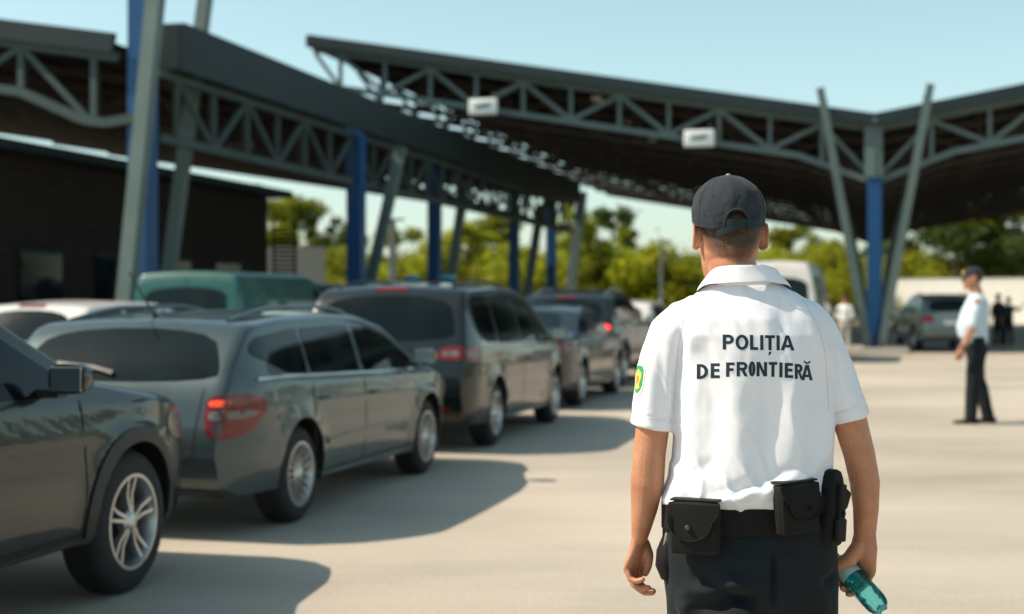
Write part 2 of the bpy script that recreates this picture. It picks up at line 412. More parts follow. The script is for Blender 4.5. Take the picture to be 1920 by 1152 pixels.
def nz(y): return ZT - .6 + (z1 - ZT + .62) * (y - .36) / (WN - .36)
MB().beam((-.38, .36, nz(.36) + .02), (-.38, WN, nz(WN) + .02), .1, .36).build('front_fascia', M['fascia'], near)
src = None
for i in range(9):
    x0 = -.22 + i * 4.75
    if src is not None:
        t = copy_tree(src, near); t.location = (x0, 0, 0); continue
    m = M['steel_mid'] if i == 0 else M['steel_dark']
    tr_ = MB().beam((0, .36, nz(.36) - .2), (0, WN, nz(WN) - .2), .14, .18).build('roof_truss', m, near); tr_.location = (x0, 0, 0)
    if i == 1: src = tr_
    lo = MB()
    def nbz(y): return nz(y) - 1.08 - .42 * max(0, 1 - abs(y - .85) / 1.5)
    ys = [-.1, .6, 1.1, 2.35, 4.6, 7.5, 10.5, 13.5, 16.5, 19.5, 22.5]
    for a, b in zip(ys, ys[1:]): lo.beam((0, a, nbz(a)), (0, b, nbz(b)), .14, .17)
    lo.build('bottom_chord', m, tr_)
    yy = [.85, 2.35, 3.6, 4.85, 6.15, 7.5, 9, 10.5, 12, 13.5, 15, 16.5, 18, 19.5, 21, 22.5]
    for j, a in enumerate(yy):
        MB().beam((0, a, nbz(a)), (0, a, nz(a) - .25), .11, .12).build('upright', m, tr_)
        if j + 1 < len(yy):
            b = yy[j + 1]; p, q = ((nz(a) - .25), nbz(b)) if j % 2 else (nbz(a), nz(b) - .25)
            MB().beam((0, a, p), (0, b, q), .09, .11).build('diagonal', m, tr_)
for j in range(17):
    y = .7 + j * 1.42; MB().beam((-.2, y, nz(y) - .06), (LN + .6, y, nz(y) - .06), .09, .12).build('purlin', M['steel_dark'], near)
lt = MB().beam((.5, -.05, ZT - 1.0), (LN + .9, -.05, ZT - 1.0), .12, .14).build('edge_truss', M['steel_mid'], near)
MB().beam((.5, -.05, ZT - 2.2), (LN + .9, -.05, ZT - 2.2), .12, .16).build('bottom_chord', M['steel_mid'], lt)
x = 1.2; j = 0
while x < LN:
    MB().beam((x, -.05, ZT - 2.2), (x, -.05, ZT - 1.0), .09, .1).build('upright', M['steel_mid'], lt)
    MB().beam((x, -.05, ZT - (2.2 if j % 2 else 1.0)), (x + 1.58, -.05, ZT - (1.0 if j % 2 else 2.2)), .08, .1).build('diagonal', M['steel_mid'], lt); x += 1.58; j += 1
lo = MB()   # second longitudinal truss inside the roof reads as dark lattice
def ncol(px, d, top, name='column', w=.42):
    p = at(px, 0, d) - nb; p.z = 0; q = Vector((p.dot(U), -p.dot(V), 0))
    c = MB(); c.box((q.x, q.y, top / 2), (w, w * .95, top), bev=.02); c.box((q.x, q.y, .03), (.7, .7, .06)); c.build('column', M['blue'], near); return q
def nstrut(p0, p1, w=.27):
    def loc(p):
        e = p - nb; return Vector((e.dot(U), -e.dot(V), p.z))
    MB().beam(loc(p0), loc(p1), w, w * .9, up=(1, 0, 0)).build('strut', M['steel'], near)
def strut_px(a, b, d0, d1=None, w=.27, top=8.0):
    """a, b: two points on the strut's line; foot carried down to the ground, head a little above the roof"""
    A = at(a[0], a[1], d0); B = at(b[0], b[1], d1 or d0); s = (A - B); t0 = -B.z / s.z; t1 = (top - B.z) / s.z
    nstrut(B + s * t0, B + s * t1, w)
ncol(268, 26, 7.6)
strut_px((292, 0), (236, 560), 25.2); strut_px((385, 0), (318, 500), 29.5, w=.25)
ncol(668, 36.5, 6.0); strut_px((742, 320), (706, 478), 38, w=.27, top=5.6)
ncol(815, 48, 6.0); strut_px((868, 370), (846, 520), 49.5, w=.3, top=5.6)
ncol(964, 60, 6.0); strut_px((1012, 400), (990, 540), 61, w=.34, top=5.6)
ncol(1034, 64.6, 6.6, w=.46); strut_px((1094, 345), (1070, 540), 67, w=.42, top=6.6)

# sign boxes on the far truss
def sign(px, py, d, label):
    c = at(px, py, d); t = thing('lane_sign', c, LANE_RZ - math.pi / 2, label, 'sign', 'white lane sign boxes on the far truss')
    MB().box((0, 0, 0), (.90, .14, .50), bev=.06).build('sign_box', M['sign_white'], t, smooth=50)
    mk = MB(); w = .10
    # blurred, slanting word: short strokes, unreadable in the photograph
    for i, (x, k) in enumerate([(-.22, 0), (-.14, 1), (-.07, 2), (0, 1), (.07, 2), (.14, 0), (.21, 1)]):
        z = .02 + (x * .09)
        mk.box((x, -.074, z), (.036, .008, .17), rot=(0, R(14), 0))
        if k: mk.box((x + .028, -.074, z + (.04 if k == 1 else -.04)), (.06, .008, .04))
    mk.build('sign_lettering', M['sign_mark'], t)
    for s in (-.3, .3): MB().box((s, .06, .32), (.03, .03, .22)).build('bracket', M['steel'], t)
sign(906, 201, 43.2, 'left white sign box with a short dark slanting word on the far truss')
sign(1311, 260, 41.7, 'right white sign box on the far truss, above the capped officer')

# brown control building under the near canopy, joined horizontal boards
B = thing('control_building', at(500, 563, 40), LANE_RZ, 'dark brown board clad control building under the near canopy', 'building'); B.location.z = 0
BL, BW, BH = 16.5, 6.0, 4.4
MB().box((-BL / 2, BW / 2, BH / 2), (BL, BW, BH)).build('wall', M['brown_board'], B)
bsrc = None
for k in range(20):
    z = .12 + k * .215
    if bsrc is None:
        bsrc = MB().box((-BL / 2, -.015, 0), (BL + .04, .03, .19), bev=.004).mesh('board'); bend = MB().box((.015, BW / 2, 0), (.03, BW, .19), bev=.004).mesh('board')
    for me in (bsrc, bend):
        o = link('board', me, M['brown_board'], B); o.location = (0, 0, z)
MB().box((-BL / 2 + .2, BW / 2 - .1, BH + .1), (BL + 1.0, BW + .8, .2), bev=.02).build('roof', M['fascia'], B)
for k, x in enumerate((-14.2, -11.3, -8.4, -5.5, -2.6)):
    w = MB().box((x, -.05, 1.9), (1.5, .06, 1.1)).build('window', M['glass_dark'], B)
    MB().box((x, -.06, 2.48), (1.62, .08, .07)).build('frame', M['fascia'], w); MB().box((x, -.06, 1.32), (1.62, .08, .07)).build('sill', M['fascia'], w)
# slatted screen at the building's end
sc_ = thing('slatted_screen', at(533, 563, 42.5), 0, 'dark slatted louvre screen at the right end of the brown building', 'screen'); sc_.location.z = 0
for x in (-.33, .33): MB().box((x, 0, 1.95), (.07, .07, 3.9)).build('post', M['brown_board'], sc_)
sl = MB().box((0, 0, 0), (.72, .03, .07)).mesh('slat')
for k in range(11):
    o = link('slat', sl, M['brown_board'], sc_); o.location = (0, -.05, 2.35 + k * .13)

# white wall on the right, made of panels
def wall(name, x0, x1, d, top, label, yaw=0.0):
    t = thing(name, (x0, d, 0), yaw, label, 'wall'); n = max(1, int(round((x1 - x0) / 2.5))); w = (x1 - x0) / n
    me = MB().box((w / 2, 0, top / 2), (w - .012, .16, top), bev=.008).mesh('wall_panel')
    for k in range(n):
        o = link('wall_panel', me, M['white_paint'], t); o.location = (k * w, (k % 2) * .004, 0)
    MB().box(((x1 - x0) / 2, 0, top + .03), (x1 - x0 + .02, .22, .06)).build('coping', M['white_paint'], t)
    return t
wall('white_wall', 23.5, 50.0, 96, 2.85, 'long white panel wall in the sun behind the silver car', yaw=-R(30))
wall('white_wall', -14.0, -7.9, 60, 3.7, 'high pale wall beyond the near canopy, left of its second blue column')

# poles
def pole(px, d, topy, r, m, label):
    p = at(px, 0, d); h = 1.5 - (topy - HY) / F * d; t = thing('lamp_pole', (p.x, p.y, 0), 0, label, 'pole')
    MB().tube([(0, 0, 0), (0, 0, h)], [r, r * .7], 12).build('shaft', m, t, smooth=60)
    MB().box((0, 0, .02), (.3, .3, .04)).build('base_plate', M['kerb'], t)
    MB().box((.2, 0, h), (.5, .14, .08), bev=.02).build('lamp_head', m, t)
M['pole'] = mat('pale_galvanised', (.5, .52, .5), .5, noise=(3, .1, 3))
pole(1240, 70, 452, .10, M['pole'], 'slim pale pole in front of the bushes left of the capped head')
pole(736, 52, 412, .17, M['white_paint'], 'thick white pole under the near canopy between its blue columns')

# ------------------------------------------------------------ trees
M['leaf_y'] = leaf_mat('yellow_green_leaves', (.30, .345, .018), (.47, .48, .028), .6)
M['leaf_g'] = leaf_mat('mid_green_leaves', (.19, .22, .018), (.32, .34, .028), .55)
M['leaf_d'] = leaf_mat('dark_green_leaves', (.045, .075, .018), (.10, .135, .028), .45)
def crown_mesh(name, clumps, n, size, rs):
    r = np.random.default_rng(rs); c = np.array([k[:3] for k in clumps]); rad = np.array([k[3] for k in clumps])
    w = rad ** 2; idx = r.choice(len(c), n, p=w / w.sum())
    d = r.normal(size=(n, 3)); d /= np.linalg.norm(d, axis=1)[:, None]
    rr = rad[idx] * (r.random(n) ** .42) * (1 + .18 * r.normal(size=n))
    p = c[idx] + d * rr[:, None] * np.array([1, 1, .82])
    a = r.normal(size=(n, 3)); a /= np.linalg.norm(a, axis=1)[:, None]; b = np.cross(a, r.normal(size=(n, 3))); b /= np.linalg.norm(b, axis=1)[:, None]
    s = size * (.6 + .8 * r.random(n))[:, None]
    v = np.stack([p - a * s, p + b * s * .55, p + a * s, p - b * s * .55], 1).reshape(-1, 3)
    me = bpy.data.meshes.new(name); me.vertices.add(len(v)); me.vertices.foreach_set('co', v.ravel())
    me.loops.add(4 * n); me.loops.foreach_set('vertex_index', np.arange(4 * n)); me.polygons.add(n); me.polygons.foreach_set('loop_start', np.arange(n) * 4); me.polygons.foreach_set('loop_total', np.full(n, 4)); me.update(); me.validate()
    return me
def trunk_mesh(h, rs, lean=.3):
    r = random.Random(rs); mb = MB(); pts = [(0, 0, 0)]
    for k in range(1, 6): pts.append((pts[-1][0] + r.uniform(-lean, lean) * .4, pts[-1][1] + r.uniform(-lean, lean) * .4, h * k / 5))
    mb.tube(pts, [.2, .16, .14, .11, .08, .03], 8)
    for k in range(9):
        i = r.randint(1, 4); b = Vector(pts[i]); a = r.uniform(0, 6.28); l = r.uniform(.9, 2.0)
        mb.tube([b, b + Vector((math.cos(a) * l * .5, math.sin(a) * l * .5, l * .5)), b + Vector((math.cos(a) * l, math.sin(a) * l, l * 1.2))], [.07, .045, .015], 6)
    return mb.mesh('trunk')
rr = random.Random(11)
def clumps_tall(h, w, rs):
    r = random.Random(rs); c = []
    for k in range(17):
        z = h * r.uniform(.32, .97); f = math.sin(math.pi * min(1, max(.12, (z / h - .2) / .85))) ** .6
        a = r.uniform(0, 6.28); q = w * f * r.uniform(.2, .95); c.append((math.cos(a) * q, math.sin(a) * q, z, r.uniform(.45, 1.05) * w * .42))
    return c
def clumps_bush(h, w, rs):
    r = random.Random(rs); c = []
    for k in range(16):
        a = r.uniform(0, 6.28); q = w * r.uniform(0, .85); z = h * r.uniform(.15, .85) * (1 - .35 * (q / w)); c.append((math.cos(a) * q, math.sin(a) * q, z, r.uniform(.5, 1.0) * h * .3))
    return c
TM = [(crown_mesh('tree_crown', clumps_tall(10, 2.6, s), 5200, .17, s), trunk_mesh(8.6, s)) for s in (1, 2, 3, 4)]
BMs = [(crown_mesh('bush_crown', clumps_bush(5.0, 3.0, s), 8500, .13, s), trunk_mesh(3.4, s)) for s in (5, 6, 7)]
def plant(nm, px, d, topy, wid, kind, mt, label, cat, grp):
    p = at(px, 0, d); h = 1.5 - (topy - HY) / F * d; cm, tm = kind; r = rr.random()
    base = 10.0 if nm == 'tree' else 5.0
    t = thing(nm, (p.x, p.y, -.01), r * 6.28, label, cat, grp)
    k = h / base; t.scale = (wid * k, wid * k, k)
    o = bpy.data.objects.new('crown', cm); COL.objects.link(o); o.parent = t
    if not cm.materials: cm.materials.append(None)
    o.material_slots[0].link = 'OBJECT'; o.material_slots[0].material = mt
    o2 = bpy.data.objects.new('trunk', tm); COL.objects.link(o2); o2.parent = t
    if not tm.materials: tm.materials.append(M['rust_wood'])
tree_list = [ # px, distance, top y, width factor, material, place words
    (480, 98, 352, 1.3, 'leaf_g', 'bushy green tree just right of the brown building roof'),
    (560, 102, 372, 1.1, 'leaf_g', 'rounded green tree second from the brown building'),
    (640, 100, 405, 1.0, 'leaf_d', 'dark small tree left of the second blue column'),
    (745, 104, 425, 1.2, 'leaf_g', 'loose tree behind the white pole under the near canopy'),
    (880, 98, 418, 1.5, 'leaf_y', 'yellowish tree seen between the third and fourth blue columns'),
    (930, 104, 405, 1.2, 'leaf_g', 'thin green tree left of the fourth blue column'),
    (1075, 97, 378, .8, 'leaf_g', 'slender tree behind the pale leaning strut at the end of the near canopy'),
    (1145, 101, 384, .95, 'leaf_d', 'airy dark tree standing clear above the bushes left of the officer'),
    (1182, 105, 412, .8, 'leaf_g', 'small airy tree touching the one standing clear above the bushes'),
    (1480, 104, 425, 1.2, 'leaf_g', 'tree behind the white van right of the capped head'),
    (1540, 100, 440, 1.1, 'leaf_g', 'tree showing just left of the dark rear struts'),
    (1660, 102, 395, 1.0, 'leaf_d', 'tree seen between the V struts of the far canopy'),
    (1725, 99, 372, 1.2, 'leaf_d', 'dark tree just right of the V struts above the white wall'),
    (1790, 96, 345, 1.3, 'leaf_d', 'tallest dark tree above the silver car'),
    (1848, 101, 352, 1.25, 'leaf_g', 'dark green tree above the distant officer'),
    (1905, 96, 350, 1.3, 'leaf_d', 'dark tree at the right edge of the picture'),
    (1962, 99, 350, 1.3, 'leaf_d', 'dark tree cut off by the right edge')]
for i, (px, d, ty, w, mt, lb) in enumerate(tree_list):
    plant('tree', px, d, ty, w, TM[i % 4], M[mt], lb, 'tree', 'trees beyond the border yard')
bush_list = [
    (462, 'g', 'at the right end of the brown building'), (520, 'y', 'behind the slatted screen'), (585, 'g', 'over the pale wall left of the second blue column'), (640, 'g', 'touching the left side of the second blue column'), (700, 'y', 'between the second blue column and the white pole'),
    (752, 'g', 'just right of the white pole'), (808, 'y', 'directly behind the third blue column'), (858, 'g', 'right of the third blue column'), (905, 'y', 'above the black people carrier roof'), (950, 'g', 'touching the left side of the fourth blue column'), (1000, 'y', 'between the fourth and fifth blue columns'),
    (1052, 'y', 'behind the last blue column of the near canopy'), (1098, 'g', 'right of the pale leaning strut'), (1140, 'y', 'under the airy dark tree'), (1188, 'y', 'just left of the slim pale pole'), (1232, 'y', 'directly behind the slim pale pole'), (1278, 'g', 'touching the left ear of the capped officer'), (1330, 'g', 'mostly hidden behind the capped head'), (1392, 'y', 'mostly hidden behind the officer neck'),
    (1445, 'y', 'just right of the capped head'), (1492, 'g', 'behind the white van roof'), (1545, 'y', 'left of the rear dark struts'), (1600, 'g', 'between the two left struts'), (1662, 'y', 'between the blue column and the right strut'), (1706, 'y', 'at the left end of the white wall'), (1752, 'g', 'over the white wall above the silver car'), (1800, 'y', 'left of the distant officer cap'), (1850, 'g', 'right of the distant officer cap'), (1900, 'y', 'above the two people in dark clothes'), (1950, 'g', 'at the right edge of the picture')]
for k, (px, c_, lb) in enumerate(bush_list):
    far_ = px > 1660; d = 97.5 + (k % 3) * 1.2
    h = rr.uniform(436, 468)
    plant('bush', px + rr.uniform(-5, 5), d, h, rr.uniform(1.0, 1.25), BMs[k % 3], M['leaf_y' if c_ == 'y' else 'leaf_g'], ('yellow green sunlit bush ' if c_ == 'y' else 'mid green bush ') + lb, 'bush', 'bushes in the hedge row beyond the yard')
for k, px in enumerate(range(440, 1990, 90)):
    pass
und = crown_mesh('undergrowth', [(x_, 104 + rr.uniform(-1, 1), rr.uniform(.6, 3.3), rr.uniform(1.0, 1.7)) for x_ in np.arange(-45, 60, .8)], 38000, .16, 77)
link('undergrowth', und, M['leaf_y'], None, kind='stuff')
# unseen trees added right and behind, to put a dark band into reflections
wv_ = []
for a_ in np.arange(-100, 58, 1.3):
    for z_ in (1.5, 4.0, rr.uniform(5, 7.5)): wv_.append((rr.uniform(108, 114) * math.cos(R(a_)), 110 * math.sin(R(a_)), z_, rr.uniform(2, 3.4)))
added_woods = crown_mesh('added_woods', wv_, 60000, .3, 78); link('added_woods', added_woods, M['leaf_d'], None, kind='stuff')
# ------------------------------------------------------------ cars
def interp_s(xs, pts, sm):
    px, pz = zip(*pts); xx = np.linspace(px[0], px[-1], 900); zz = np.interp(xx, px, pz)
    if sm:
        k = int(sm / (xx[1] - xx[0])); k = max(1, k); ker = np.hanning(2 * k + 1); ker /= ker.sum()
        zp = np.concatenate([np.full(k, zz[0]), zz, np.full(k, zz[-1])]); zz = np.convolve(zp, ker, 'valid')
    return np.interp(xs, xx, zz)

def shell(S):
    L2 = S['L'] / 2; W2 = S['W'] / 2
    e = np.concatenate([[0, .004, .012, .025, .045, .075, .11, .15, .20, .26, .33, .42], np.arange(.5, 1.2, .08)])
    xs = np.unique(np.concatenate([-L2 + e, L2 - e, np.arange(-L2 + 1.1, L2 - 1.1, .07)]))
    zt = interp_s(xs, S['top'], S.get('sm', .07)); zt = np.where(np.abs(xs) > L2 - 1e-6, np.interp(xs, *zip(*S['top'])), zt)
    zb = interp_s(xs, S['bot'], .05); belt = np.interp(xs, *zip(*S['belt']))
    rings = []
    def halfw(x, z, b):
        sr = x + L2; sf = L2 - x; w = W2
        w *= 1 - S.get('rr', .16) * max(0, 1 - sr / S.get('rl', .55)) ** 2.2
        w *= 1 - S.get('fr', .24) * max(0, 1 - sf / S.get('fl', .95)) ** 2.0
        if z < b:
            t = (z - .62) / .42; w -= .028 * max(0, t) ** 2 + .055 * max(0, -t) ** 2
            w += .006 * math.exp(-((z - (b - .16)) / .03) ** 2)
        else: w -= .028 + (z - b) * S.get('tum', .30) + .10 * max(0, z - b - .15) ** 2
        for wx in (S['wr'], S['wf']):
            d = math.hypot(x - wx, z - S['R']); w += .022 * math.exp(-((d - S['R'] - .06) / .075) ** 2)
        return w
    NS, NC, NT = 24, 6, 9
    for i, x in enumerate(xs):
        z0, z1, b = zb[i], zt[i], belt[i]; z1 = max(z1, z0 + .012); h = z1 - z0; r = min(S.get('rc', .075), h * .45); zc = z1 - r; half = []
        wb = halfw(x, z0, b); half.append((wb * .5, z0)); half.append((wb - .05, z0))
        for k in range(NS): z = z0 + .02 * min(1, h) + (zc - z0 - .02 * min(1, h)) * k / (NS - 1); half.append((halfw(x, z, b), z))
        wc = halfw(x, zc, b); cr = S.get('crown', .05) * min(1, h / .5)
        for k in range(1, NC + 1):
            a = math.pi / 2 * k / NC; half.append((wc - r * (1 - math.cos(a)) * 1.35, zc + (r - cr * .55) * math.sin(a)))
        wt, zz = half[-1]
        for k in range(1, NT + 1):
            t = 1 - k / NT
            if k < NT: half.append((wt * t, zz + (z1 - zz) * (1 - t * t)))
        ring = [(x, 0, z0)] + [(x, y, z) for y, z in half] + [(x, 0, z1)] + [(x, -y, z) for y, z in half[::-1]]
        rings.append(ring)
    return MB().loft(rings), xs, zt, belt

WH = {}
def wheel(kind, Rw, width):
    """meshes for tyre, rim, disc; axis along y, outer face at -y"""
    key = (kind, round(Rw, 3), width)
    if key in WH: return WH[key]
    rr_ = Rw * (.66 if kind != 'van' else .58); h = width / 2
    t = MB().lathe([(rr_ - .012, -h + .02), (rr_, -h), (rr_ + .03, -h - .006), (Rw - .035, -h + .002), (Rw - .010, -h + .022), (Rw, -h + .05), (Rw, h - .05), (Rw - .01, h - .022), (Rw - .03, h), (rr_ + .02, h), (rr_ - .012, h - .02)], 56, 'y')
    for k in range(72):
        a = 2 * math.pi * k / 72
        t.box((math.cos(a) * Rw, 0, math.sin(a) * Rw), (.008, width - .09, .012), rot=(0, -a, 0))
    rim = MB().lathe([(rr_ + .006, -h + .004), (rr_ + .004, -h - .006), (rr_ - .012, -h - .006), (rr_ - .022, -h + .02), (rr_ - .035, -h + .09), (rr_ - .03, h - .02), (rr_ + .004, h - .01)], 56, 'y')
    rim.lathe([(.0, -h - .002), (.03, -h - .004), (.045, -h + .004), (.062, -h + .02), (.062, -h + .06), (0, -h + .06)], 24, 'y', cap=False)
    n = {'twin5': 5, 'multi': 16, 'spoke5': 5, 'spoke7': 7, 'van': 8, 'spoke10': 10}[kind]
    for k in range(n):
        for off in ((-.115, .115) if kind == 'twin5' else (0,)):
            a = 2 * math.pi * k / n + .3; ca, sa = math.cos(a), math.sin(a); ri = .045; ro = rr_ - .016
            wi, wo = {'twin5': (.024, .022), 'multi': (.016, .012), 'spoke5': (.06, .045), 'spoke7': (.04, .032), 'van': (.06, .07), 'spoke10': (.026, .02)}[kind]
            a2 = a + off; pi = Vector((math.cos(a + off * 1.6) * ri, -h + .008, math.sin(a + off * 1.6) * ri)); po = Vector((math.cos(a2 + off * .35) * ro, -h + .004, math.sin(a2 + off * .35) * ro))
            pm = (pi + po) / 2 + Vector((0, .014, 0)); d = (po - pi).normalized(); s = d.cross(Vector((0, 1, 0)))
            rings = []
            for p, w in ((pi, wi), (pm, (wi + wo) / 2 * .9), (po, wo)):
                rings.append([p + s * w / 2 + Vector((0, .03, 0)), p + s * w / 2 * .8, p - s * w / 2 * .8, p - s * w / 2 + Vector((0, .03, 0))])
            rim.loft(rings)
    for k in range(5):
        a = 2 * math.pi * k / 5; rim.lathe([(0, -h + .002), (.008, -h + .002), (.008, -h + .02)], 8, 'y', (math.cos(a) * .038, 0, math.sin(a) * .038))
    disc = MB().lathe([(.0, -h + .075), (.14, -h + .075), (.15, -h + .08), (.15, -h + .1), (0, -h + .1)], 32, 'y'); disc.lathe([(rr_ - .04, -h + .12), (.0, -h + .12)], 32, 'y')
    disc.box((.1, -h + .09, .06), (.09, .05, .12), bev=.01)
    WH[key] = (t.mesh('tyre', 40), rim.mesh('rim', 40), disc.mesh('brake', 40)); return WH[key]

def make_car(name, S, loc, rz, label, cat, group):
    root = thing(name, loc, rz, label, cat, group)
    mb, xs, zt, belt = shell(S); Rw = S['R']; W2 = S['W'] / 2; L2 = S['L'] / 2
    raw = mb.mesh('body'); bvh = bvh_of(raw)
    pm = S['paint']; raw.materials.append(pm)
    ob = link('tmp_body', raw, None); cut = MB()
    for wx in (S['wr'], S['wf']):
        cut.lathe([(.001, -W2 - .3), (Rw + .055, -W2 - .3), (Rw + .055, -W2 + .34), (.001, -W2 + .34)], 48, 'y', (wx, 0, Rw + .005))
        cut.lathe([(.001, W2 + .3), (Rw + .055, W2 + .3), (Rw + .055, W2 - .34), (.001, W2 - .34)], 48, 'y', (wx, 0, Rw + .005))
    cm = cut.mesh('cut'); cm.materials.append(M['black_trim']); co = link('cut', cm, None)
    md = ob.modifiers.new('b', 'BOOLEAN'); md.object = co; md.operation = 'DIFFERENCE'; md.solver = 'EXACT'
    try: md.material_mode = 'TRANSFER'
    except Exception: pass
    me = evaluate(ob); drop(ob); drop(co); me.name = 'body'
    shade(me, 32); body = link('body', me, None, root)
    top = lambda x: float(np.interp(x, xs, zt)); bl = lambda x: float(np.interp(x, xs, belt))
    g = M['glass_dark']
    # side glass
    sides = 'LR' if S.get('both', False) else ('R' if not S.get('leftside') else 'L'); sides = 'LR'
    for sd in sides:
        for (xa, xb) in S['win']:
            X = np.linspace(xa, xb, 14); lo = []; hi = []
            for x in X:
                t = top(x) - S.get('hd', .13); b = bl(x) + .035
                if S.get('tail') and x < S['tail'][0]: b = b + (S['tail'][0] - x) * S['tail'][1]
                if t - b > .03: lo.append((x, b)); hi.append((x, t))
            if len(lo) > 1: panel(lo + hi[::-1], bvh, sd, g, 'side_window', root, off=.004, thick=.012, rnd=1)
        # frame line round the glass
        if S.get('bright'):
            X = np.linspace(S['win'][0][0], S['win'][-1][1], 30); P_ = [(x, bl(x) + .018) for x in X if top(x) - S.get('hd', .13) - bl(x) > .05]
            panel(strip(P_, .018), bvh, sd, M['alloy'], 'window_trim', root, off=.013, thick=.014, rnd=0)
        # shut lines
        for pts in S['seams']: panel(strip(pts, .014), bvh, sd, M['seam'], 'door_gap', root, off=.0015, thick=.006, rnd=0, res=.1)
        for (hx, hz) in S['handles']:
            p = MB(); yy = None
            o, d = AX[sd](hx, hz); hit, n, _, _ = bvh.ray_cast(o, d); sg = 1 if sd == 'L' else -1
            if hit:
                p.capsule([(hx - .09, hit.y + sg * .012, hz), (hx - .05, hit.y + sg * .034, hz), (hx + .05, hit.y + sg * .034, hz), (hx + .09, hit.y + sg * .012, hz)], .011, 8).build('door_handle', S.get('handle_mat', pm), root, smooth=60)
        if 'mould' in S:
            a, b, z = S['mould']; panel([(a, z - .03), (b, z - .03), (b, z + .03), (a, z + .03)], bvh, sd, S.get('mould_mat', pm), 'side_moulding', root, off=.014, thick=.02, rnd=1)
        # sill and arch trims
        a, b = S['wr'] + Rw + .06, S['wf'] - Rw - .06; z0 = .2
        if S.get('clad'):
            ch = S['clad']; panel([(a, z0), (b, z0), (b, ch), (a, ch)], bvh, sd, M['black_trim'], 'sill_cladding', root, off=.008, thick=.02, rnd=0)
            for wx in (S['wr'], S['wf']):
                arc = [(wx + math.cos(t) * (Rw + .085), Rw + math.sin(t) * (Rw + .085)) for t in np.linspace(-.3, math.pi + .3, 28)]
                arc = [q for q in arc if q[1] > .2 and abs(q[0]) < L2 - .02]; panel(strip(arc, .075), bvh, sd, M['black_trim'], 'arch_trim', root, off=.010, thick=.02, rnd=0)
        else:
            panel([(a, .2), (b, .2), (b, .27), (a, .27)], bvh, sd, S.get('sill_mat', pm), 'sill', root, off=.012, thick=.02, rnd=0)
        # mirror
        mx = S['mirror']; sg = 1 if sd == 'L' else -1; mz = bl(mx) + .13; o, d = AX[sd](mx, mz - .1); hit, n, _, _ = bvh.ray_cast(o, d); my = (hit.y if hit else sg * (W2 - .1))
        mm = MB(); cx = my + sg * .165
        rings = []
        for t in (0, .12, .4, .7, .92, 1):
            k = math.sin(max(.06, min(1, (1 - t) ** .5 if t > .4 else .95)) * 1.5708); k = [.96, 1, .97, .84, .55, .2][[0, .12, .4, .7, .92, 1].index(t)]
            rings.append([(mx - .06 + t * .15, cx + math.copysign(abs(math.cos(a)) ** .6, math.cos(a)) * .095 * k, mz + math.copysign(abs(math.sin(a)) ** .6, math.sin(a)) * .070 * k) for a in np.linspace(0, 2 * math.pi, 20, endpoint=False)])
        mm.loft(rings); mo = mm.build('mirror', S.get('mirror_mat', pm), root, smooth=40)
        MB().beam((mx, my - sg * .02, mz - .07), (mx, cx - sg * .06, mz - .07), .06, .035).build('mirror_arm', M['black_trim'], mo)
        MB().box((mx - .062, cx, mz), (.006, .155, .11), bev=.002).build('mirror_glass', M['chrome'], mo)
    # rear window
    w = S['rearwin']                   # (z0, z1, half width low, half width high)
    z0, z1, wl_, wh_ = w; panel([(-wl_, z0), (wl_, z0), (wl_ * 1.0, z0 + (z1 - z0) * .35), (wh_, z1), (-wh_, z1), (-wl_, z0 + (z1 - z0) * .35)], bvh, 'B', g, 'rear_window', root, off=.005, thick=.012, rnd=2)
    if 'windscreen' in S:
        xa, xb = S['windscreen']; X = np.linspace(xa, xb, 8); wy = W2 - .22
        panel([(xa, -wy * .86), (xb, -wy), (xb + .06, -wy * .5), (xb + .08, 0), (xb + .06, wy * .5), (xb, wy), (xa, wy * .86)], bvh, 'T', g, 'windscreen', root, off=.004, thick=.012, rnd=1)
        if S.get('wiper', 1):
            for yy in (-.45, .15): panel(strip([(xb + .05, yy), (xb - .12, yy + .45)], .018), bvh, 'T', M['black_trim'], 'windscreen_wiper', root, off=.022, thick=.012, rnd=0)
    # lamps at the back
    for sg in (-1, 1):
        for (poly, m) in S['tail_lamps']:
            q = [(sg * a, b) for a, b in poly]; q = q if sg > 0 else q[::-1]
            panel(q, bvh, 'B', m, 'tail_lamp', root, off=.010, thick=.02, rnd=2, res=.05)
        for (poly, m) in S.get('side_lamps', []):
            panel(poly, bvh, 'L' if sg > 0 else 'R', m, 'tail_lamp', root, off=.010, thick=.02, rnd=2, res=.05)
        for (poly, m) in S.get('head_lamps', []):
            panel(poly, bvh, 'L' if sg > 0 else 'R', m, 'headlight', root, off=.008, thick=.02, rnd=2, res=.05)
        if 'reflector' in S:
            z = S['reflector']; panel([(sg * .5, z), (sg * .72, z), (sg * .72, z + .035), (sg * .5, z + .035)][::sg], bvh, 'B', M['lamp_red'], 'reflector', root, off=.006, rnd=1)
    if 'top_lamp' in S:
        z = S['top_lamp']; panel([(-.17, z), (.17, z), (.17, z + .028), (-.17, z + .028)], bvh, 'B', S.get('top_lamp_mat', M['lamp_red']), 'high_brake_lamp', root, off=.012, thick=.02, rnd=0)
    # tailgate lines and plate
    for pts in S.get('rear_seams', []): panel(strip(pts, .010), bvh, 'B', M['seam'], 'tailgate_gap', root, off=.0015, thick=.006, rnd=0)
    pz = S.get('plate', .62); pl = panel([(-.26, pz - .055), (.26, pz - .055), (.26, pz + .055), (-.26, pz + .055)], bvh, 'B', M['plate'], 'number_plate', root, off=.012, thick=.01, rnd=0)
    if S.get('rear_clad'):
        z = S['rear_clad']; panel([(-W2 * .86, .25), (W2 * .86, .25), (W2 * .86, z), (-W2 * .86, z)], bvh, 'B', M['black_trim'], 'bumper_trim', root, off=.006, thick=.02, rnd=1)
